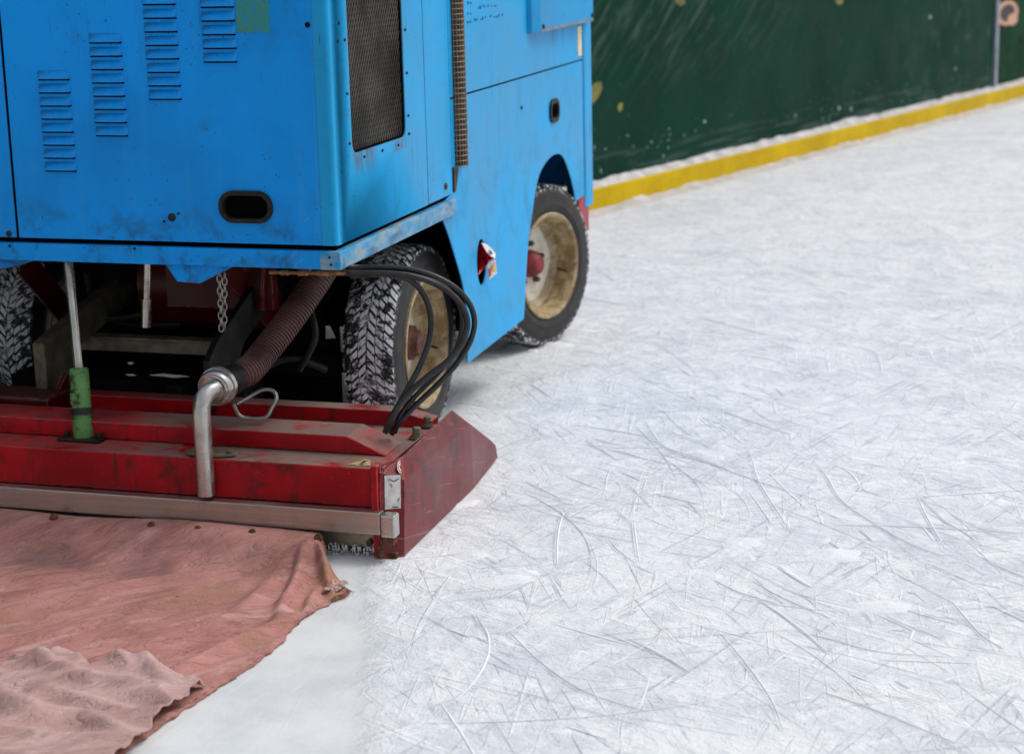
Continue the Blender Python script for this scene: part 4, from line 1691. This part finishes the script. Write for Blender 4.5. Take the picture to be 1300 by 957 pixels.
# hydraulic fittings and hoses
b = MB()
p0, p1 = at(342, 346, 'Y', 5.03), at(462, 347, 'Y', 5.05)
dirx = (p1 - p0)
seq = [(0, .006), (.12, .006), (.125, .009), (.20, .009), (.205, .006), (.30, .006), (.305, .010), (.40, .010), (.405, .007), (.52, .007), (.525, .011), (.62, .011), (.625, .008), (.72, .008)]
b.tube([p0 + dirx * t for t, r in seq], [r for t, r in seq], 8)
off = Vector((0, .03, .012))
b.tube([p0 + off + dirx * t for t, r in seq[4:]], [r for t, r in seq[4:]], 8)
b.tube([p0 + dirx * .72, p0 + dirx * .98], .0085, 10)
b.tube([p0 + off + dirx * .72, p0 + off + dirx * .95], .0085, 10)
part('hose_fitting', b, M['brass'], smooth=True)


def hose(px, r):
    pts = smooth_path([at(a, c, 'Y', y) for a, c, y in px], 8)
    bb = MB().tube(pts, r, 12)
    return part('hydraulic_hose', bb, M['hose'], smooth=True)


hose([(440, 347, 5.04), (480, 347, 5.05), (520, 350, 5.07), (556, 362, 5.10), (582, 382, 5.12), (593, 407, 5.12), (588, 432, 5.10), (570, 457, 5.08), (543, 478, 5.05), (516, 502, 5.02), (499, 526, 5.01), (489, 549, 5.01)], .0098)
hose([(440, 342, 5.06), (478, 339, 5.07), (525, 343, 5.09), (563, 356, 5.11), (590, 377, 5.14), (602, 403, 5.14), (598, 431, 5.13), (581, 460, 5.11), (557, 487, 5.08), (527, 515, 5.06), (509, 534, 5.05), (497, 551, 5.05)], .0090)
hose([(445, 350, 5.05), (490, 348, 5.06), (520, 355, 5.10), (538, 374, 5.14), (547, 402, 5.15), (545, 432, 5.14), (534, 463, 5.10), (518, 493, 5.05), (503, 521, 5.03), (492, 547, 5.03)], .0098)
hose([(450, 345, 5.07), (492, 343, 5.08), (530, 349, 5.11), (566, 366, 5.15), (584, 390, 5.17), (586, 418, 5.17), (578, 446, 5.14), (556, 474, 5.11), (530, 500, 5.07), (510, 524, 5.05), (501, 549, 5.05)], .0080)

# drag cloth ----------------------------------------------------------
random.seed(11)


def lerp_tab(tab, s):
    for i in range(1, len(tab)):
        if s <= tab[i][0]:
            t = (s - tab[i - 1][0]) / (tab[i][0] - tab[i - 1][0])
            return tab[i - 1][1] * (1 - t) + tab[i][1] * t
    return tab[-1][1]


EDGE = [(0, -2.005), (.04, -1.995), (.14, -1.93), (.25, -1.838), (.29, -1.826), (.33, -1.850), (.42, -1.872), (.52, -1.885), (.66, -1.868), (.80, -1.880), (.95, -1.905), (1.1, -1.93), (1.7, -2.0)]


def sst(a, b_, v):
    t = max(0, min(1, (v - a) / (b_ - a)))
    return t * t * (3 - 2 * t)


def ridge(x, y, A, B, w, hh):
    ax_, ay_ = A
    bx_, by_ = B
    dx, dy = bx_ - ax_, by_ - ay_
    l2 = dx * dx + dy * dy
    t = ((x - ax_) * dx + (y - ay_) * dy) / l2
    tc = max(0, min(1, t))
    d = math.hypot(x - ax_ - dx * tc, y - ay_ - dy * tc)
    return hh * math.exp(-(d / w) ** 2) * (.35 + .65 * math.sin(PI * min(1, max(.0, tc * .9 + .08))))


RID = [((-2.05, 4.74), (-1.935, 4.22), .020, .034), ((-2.04, 4.74), (-1.865, 4.44), .012, .026), ((-2.06, 4.74), (-2.06, 4.10), .030, .016), ((-1.95, 4.33), (-2.30, 3.80), .030, .018),
       ((-1.90, 4.25), (-2.05, 3.85), .022, .022), ((-2.10, 4.45), (-2.55, 3.95), .05, .012), ((-2.0, 4.6), (-2.5, 4.15), .04, .010), ((-2.3, 4.5), (-2.8, 4.1), .05, .010),
       ((-2.45, 4.35), (-2.9, 3.9), .05, .010), ((-1.98, 4.20), (-2.25, 3.95), .022, .014), ((-1.92, 4.45), (-1.88, 4.28), .014, .022), ((-2.20, 4.3), (-2.5, 4.05), .03, .008), ((-2.6, 4.5), (-3.1, 4.1), .06, .012)]


def cloth_h(x, y):
    s = 4.744 - y
    z = .077 * (1 - sst(.0, .26, s)) + .004
    for r_ in RID:
        z += ridge(x, y, *r_) * 1.2 * sst(.015, .15, s)
    amp = sst(.02, .3, s)
    q = Vector((x * 2.2 + y * 2.0, (y - x) * 5.5, .3))
    z += amp * (.008 * noise.noise(q) + .006 * (1 - abs(noise.noise(q * 1.7 + Vector((3, 1, 0)))) * 2.2))
    z += .004 * noise.noise(Vector((x * 5, y * 9, 4)))
    return max(z, .004)


def hem(x):
    return .010 * noise.noise(Vector((x * 2.3, 3, 1))) - .004 * math.sin(x * 6)


def cloth_fn(u, v):
    s = 1.62 * v
    e = lerp_tab(EDGE, s) + (.010 * noise.noise(Vector((s * 26, 0, 7))) + .007 * noise.noise(Vector((s * 75, 2, 7)))) * sst(.2, .3, s)
    x = -4.0 + (e + 4.0) * (u ** .62)
    y = 4.744 - s
    z = cloth_h(x, y)
    if s < .03:
        z += hem(x)
    else:
        z += hem(x) * (1 - sst(.03, .12, s))
    if u > .985:
        z = z * (1 - .7 * (u - .985) / .015) + .002
    return Vector((x, y, z))


b = MB().sheet(cloth_fn, 230, 190)
cloth = part('drag_cloth', b, M['cloth'], smooth=False, fixn=False, solid=.0035)
cloth.data.shade_smooth()


def rivet_at(px, py):
    v = RIGHT * ((px - 650) / 2300.0) - UP * ((py - 434) / 2300.0) + _d
    p = at(px, py, 'Y', 4.70)
    for i in range(120):
        q_ = CAM + v * ((4.60 + i * .0012 - CAM.y) / v.y)
        if q_.z <= cloth_h(q_.x, q_.y) + .002:
            p = q_
            break
    nrm_ = Vector((0, -.75, .66))
    bb = MB().tube([p - nrm_ * .008, p + nrm_ * .003, p + nrm_ * .007], [.0125, .0125, .008], 12)
    part('hem_bolt', bb, M['rust'], cloth, smooth=True)


for q in ((68, 655), (192, 666), (251, 671), (320, 675), (404, 681)):
    rivet_at(q[0], q[1] + 1)
for q in (-3.4, -3.7, -3.95):
    bb = MB().tube([(q, 4.77, .072), (q, 4.75, .070)], .010, 10)
    part('hem_bolt', bb, M['rust'], cloth, smooth=True)
# the frayed lighter cloth bunched over the tail
FR = [at(a, c, 'Z', .03) for a, c in ((-260, 815), (-120, 838), (-30, 846), (10, 838), (45, 824), (75, 818), (100, 828), (118, 842), (150, 836), (185, 838), (215, 846), (240, 858), (262, 866), (290, 869))]


def flap_edge(x):
    for i in range(1, len(FR)):
        if x <= FR[i].x:
            t = (x - FR[i - 1].x) / (FR[i].x - FR[i - 1].x)
            return FR[i - 1].y * (1 - t) + FR[i].y * t
    return FR[-1].y


RID2 = [((-2.75, 3.98), (-2.40, 3.98), .035, .035), ((-2.36, 3.97), (-2.15, 3.78), .030, .034), ((-2.46, 3.90), (-2.18, 3.86), .022, .030), ((-2.2, 3.88), (-1.98, 3.70), .03, .020),
        ((-2.6, 3.82), (-2.2, 3.68), .030, .030), ((-2.3, 3.62), (-1.95, 3.55), .03, .022), ((-2.5, 3.6), (-2.2, 3.45), .04, .03), ((-3.1, 4.0), (-2.75, 3.85), .04, .035), ((-2.1, 3.5), (-1.95, 3.42), .03, .02)]


def flap_fn(u, v):
    x0 = -3.6
    x = x0 + (-1.93 + .012 * noise.noise(Vector((v * 22, 1, 1))) - x0) * (u ** .6)
    ye = flap_edge(x) + .010 * noise.noise(Vector((x * 24, 5, 2)))
    y = ye + (3.16 - ye) * v
    z = cloth_h(x, y) + .010
    k = sst(0, .05, v)
    for r_ in RID2:
        z += ridge(x, y, r_[0], r_[1], r_[2] * .8, r_[3] * 1.1) * (.35 + .65 * k)
    w_ = noise.noise(Vector((x * 2.5, y * 2.5, 8))) * .9
    q = Vector((x * 2.6 + y * 1.2, y * 8.5 - x * 2.5 + w_, 2.2))
    z += k * (.012 * noise.noise(q) + .034 * max(0, 1 - 2.6 * abs(noise.noise(q * .8 + Vector((1, 4, 0))))) ** 1.3 + .004 * noise.noise(q * 3.1))
    z += .006 * max(0, noise.noise(Vector((x * 18, 1, 6)))) * (1 - k)
    return Vector((x, y, max(z, .010)))


b = MB().sheet(flap_fn, 240, 130)
fo = part('cloth_flap', b, M['cloth_flap'], cloth, fixn=False, solid=.004)
fo.data.shade_smooth()
# fray threads at the torn corner
b = MB()
for i in range(90):
    s = random.choice((random.uniform(.26, .34), random.uniform(.34, 1.2)))
    e = lerp_tab(EDGE, s)
    p = Vector((e - .006, 4.744 - s, .008 + random.random() * .006))
    q = p + Vector((random.uniform(.004, .022), random.uniform(-.012, .012), random.uniform(-.006, .006)))
    b.tube([p, p.lerp(q, .5) + Vector((0, random.uniform(-.004, .004), .003)), q], .0007, 4)
o = part('fray', b, M['cloth'], cloth, fixn=False)
o['kind'] = 'stuff'
bp = at(431, 747, 'Z', .012)


def torn_fn(u, v):
    x, y = (u - .5) * .042, (v - .5) * .075
    q_ = Vector((u * 3.1, v * 3.7, 5))
    z = .007 + .008 * noise.noise(q_) + .005 * noise.noise(q_ * 2.7)
    x += .012 * noise.noise(q_ * 2.2 + Vector((9, 0, 0)))
    y += .016 * noise.noise(q_ * 2.2 + Vector((0, 9, 0)))
    return bp + Vector((x - .012, y, max(z, 0)))


b = MB().sheet(torn_fn, 26, 30)
to = part('torn_corner', b, M['cloth_flap'], cloth, fixn=False, solid=.003)
to.data.shade_smooth()

# crumbs of ice hanging and falling under the blade
b = MB()
for i in range(150):
    x = random.uniform(-2.03, -1.86)
    r = random.uniform(.0012, .0038)
    y = random.uniform(4.775, 4.82)
    z = random.uniform(.004, .034) if i % 3 else .003
    if i % 4 == 0:
        b.tube([(x, y, .030), (x + random.uniform(-.002, .002), y, .020), (x + random.uniform(-.003, .003), y, random.uniform(.005, .016))], [r * .8, r * .6, .0004], 5)
    else:
        b.tube([(x - r, y, z), (x, y, z + r * .3), (x + r, y + r, z)], [r * .4, r, r * .3], 5)
tag(obj('ice_crumbs', b, M['snow'], None, fixn=False), 'tiny white ice crumbs under the shaving blade beside the cloth corner', 'ice crumbs', kind='stuff')

# crumpled carton pushed into the oval hole ---------------------------
c0_ = at(610, 332, 'X', XS)
CR = empty('crumpled_carton', c0_)
tag(CR, 'crumpled red and white drink carton stuffed into the oval hole of the blue skirt', 'carton')


def cz(px, py, x):
    return at(580 + px / 10.64, 290 + py / 10.64, 'X', XS + x)


def poly3(name, pts, m):
    bb = MB()
    c = sum((Vector(p) for p in pts), Vector()) / len(pts)
    for i in range(len(pts)):
        bb.face([c, pts[i], pts[(i + 1) % len(pts)]])
    return obj(name, bb, m, CR, solid=.0025)


poly3('carton_body', [cz(282, 300, -.03), cz(330, 200, -.004), cz(400, 300, .016), cz(505, 405, .040), cz(430, 455, .030), cz(400, 480, .012), cz(380, 410, -.004), cz(330, 360, -.01), cz(285, 440, -.03)], M['can_red'])
poly3('carton_fold', [cz(290, 440, -.025), cz(330, 400, -.014), cz(385, 440, .004), cz(420, 480, .018), cz(350, 560, .004), cz(288, 632, -.004), cz(280, 540, -.018)], M['can_red'])
poly3('carton_end', [cz(330, 195, -.004), cz(395, 215, .008), cz(470, 275, .026), cz(522, 345, .034), cz(512, 405, .040), cz(455, 375, .034), cz(400, 320, .018)], M['can_white'])
pl_ = poly3('carton_label', [cz(405, 500, .020), cz(520, 425, .038), cz(538, 605, .030), cz(430, 690, .016), cz(418, 600, .014)], M['can_label'])
b = MB()
b.face([cz(480, 500, .0365), cz(520, 480, .039), cz(524, 575, .036), cz(488, 600, .0325)])
obj('orange_print', b, M['orange_print'], pl_, solid=.001)
b = MB()
b.face([cz(425, 560, .0245), cz(460, 540, .031), cz(462, 635, .029), cz(436, 660, .0235)])
obj('red_print', b, M['red_print'], pl_, solid=.001)
b = MB()
b.face([cz(425, 290, .024), cz(470, 310, .033), cz(490, 350, .038), cz(450, 340, .033)])
obj('print', b, M['nut'], CR, solid=.001)

# ------------------------------------------------------------------ camera
cam = bpy.data.cameras.new('camera')
cam.sensor_width = 36
cam.sensor_fit = 'HORIZONTAL'
cam.lens = F * 36
cam.shift_y = -44.5 / 1300
cam.clip_start = .05
cam.clip_end = 500
cam.dof.use_dof = True
cam.dof.focus_distance = 5.25
cam.dof.aperture_fstop = 3.2
co = bpy.data.objects.new('camera', cam)
m = Matrix((RIGHT, UP, -_d)).transposed().to_4x4()
m.translation = CAM
co.matrix_world = m
COL.objects.link(co)
scene.camera = co

# ------------------------------------------------------------------ light: overcast afternoon, brightest over the right-hand side of the machine
SUN_EL, SUN_AZ = 57, 34           # azimuth measured from +X towards +Y
w = bpy.data.worlds.new('World')
scene.world = w
w.use_nodes = True
nt = w.node_tree
bg = nt.nodes['Background']
sky = nt.nodes.new('ShaderNodeTexSky')
sky.sky_type = 'NISHITA'
sky.sun_disc = False
sky.sun_elevation = R(SUN_EL)
sky.sun_rotation = R(90 - SUN_AZ)
sky.air_density = 1.0
sky.dust_density = 3.0
sky.ozone_density = 1.0
hs = nt.nodes.new('ShaderNodeHueSaturation')
hs.inputs['Saturation'].default_value = .30
nt.links.new(sky.outputs[0], hs.inputs['Color'])
tc = nt.nodes.new('ShaderNodeTexCoord')
sp_ = nt.nodes.new('ShaderNodeSeparateXYZ')
nt.links.new(tc.outputs['Generated'], sp_.inputs[0])
mr = nt.nodes.new('ShaderNodeMapRange')
mr.inputs['From Min'].default_value = 0
mr.inputs['From Max'].default_value = .9
mr.inputs['To Min'].default_value = .85
mr.inputs['To Max'].default_value = 1.55
nt.links.new(sp_.outputs['Z'], mr.inputs['Value'])
vm = nt.nodes.new('ShaderNodeVectorMath')
vm.operation = 'SCALE'
nt.links.new(hs.outputs[0], vm.inputs[0])
nt.links.new(mr.outputs[0], vm.inputs['Scale'])
nt.links.new(vm.outputs[0], bg.inputs['Color'])
bg.inputs['Strength'].default_value = .125
sl_ = bpy.data.lights.new('sun', 'SUN')
sl_.energy = 1.0
sl_.angle = R(20)
sl_.color = (1, .97, .94)
so_ = bpy.data.objects.new('sun', sl_)
dirv = Vector((math.cos(R(SUN_AZ)) * math.cos(R(SUN_EL)), math.sin(R(SUN_AZ)) * math.cos(R(SUN_EL)), math.sin(R(SUN_EL))))
so_.rotation_euler = dirv.to_track_quat('Z', 'Y').to_euler()
COL.objects.link(so_)
vs = scene.view_settings
vs.view_transform = 'Standard'
vs.look = 'None'
vs.gamma = 1
vs.use_curve_mapping = False
vs.exposure = .02
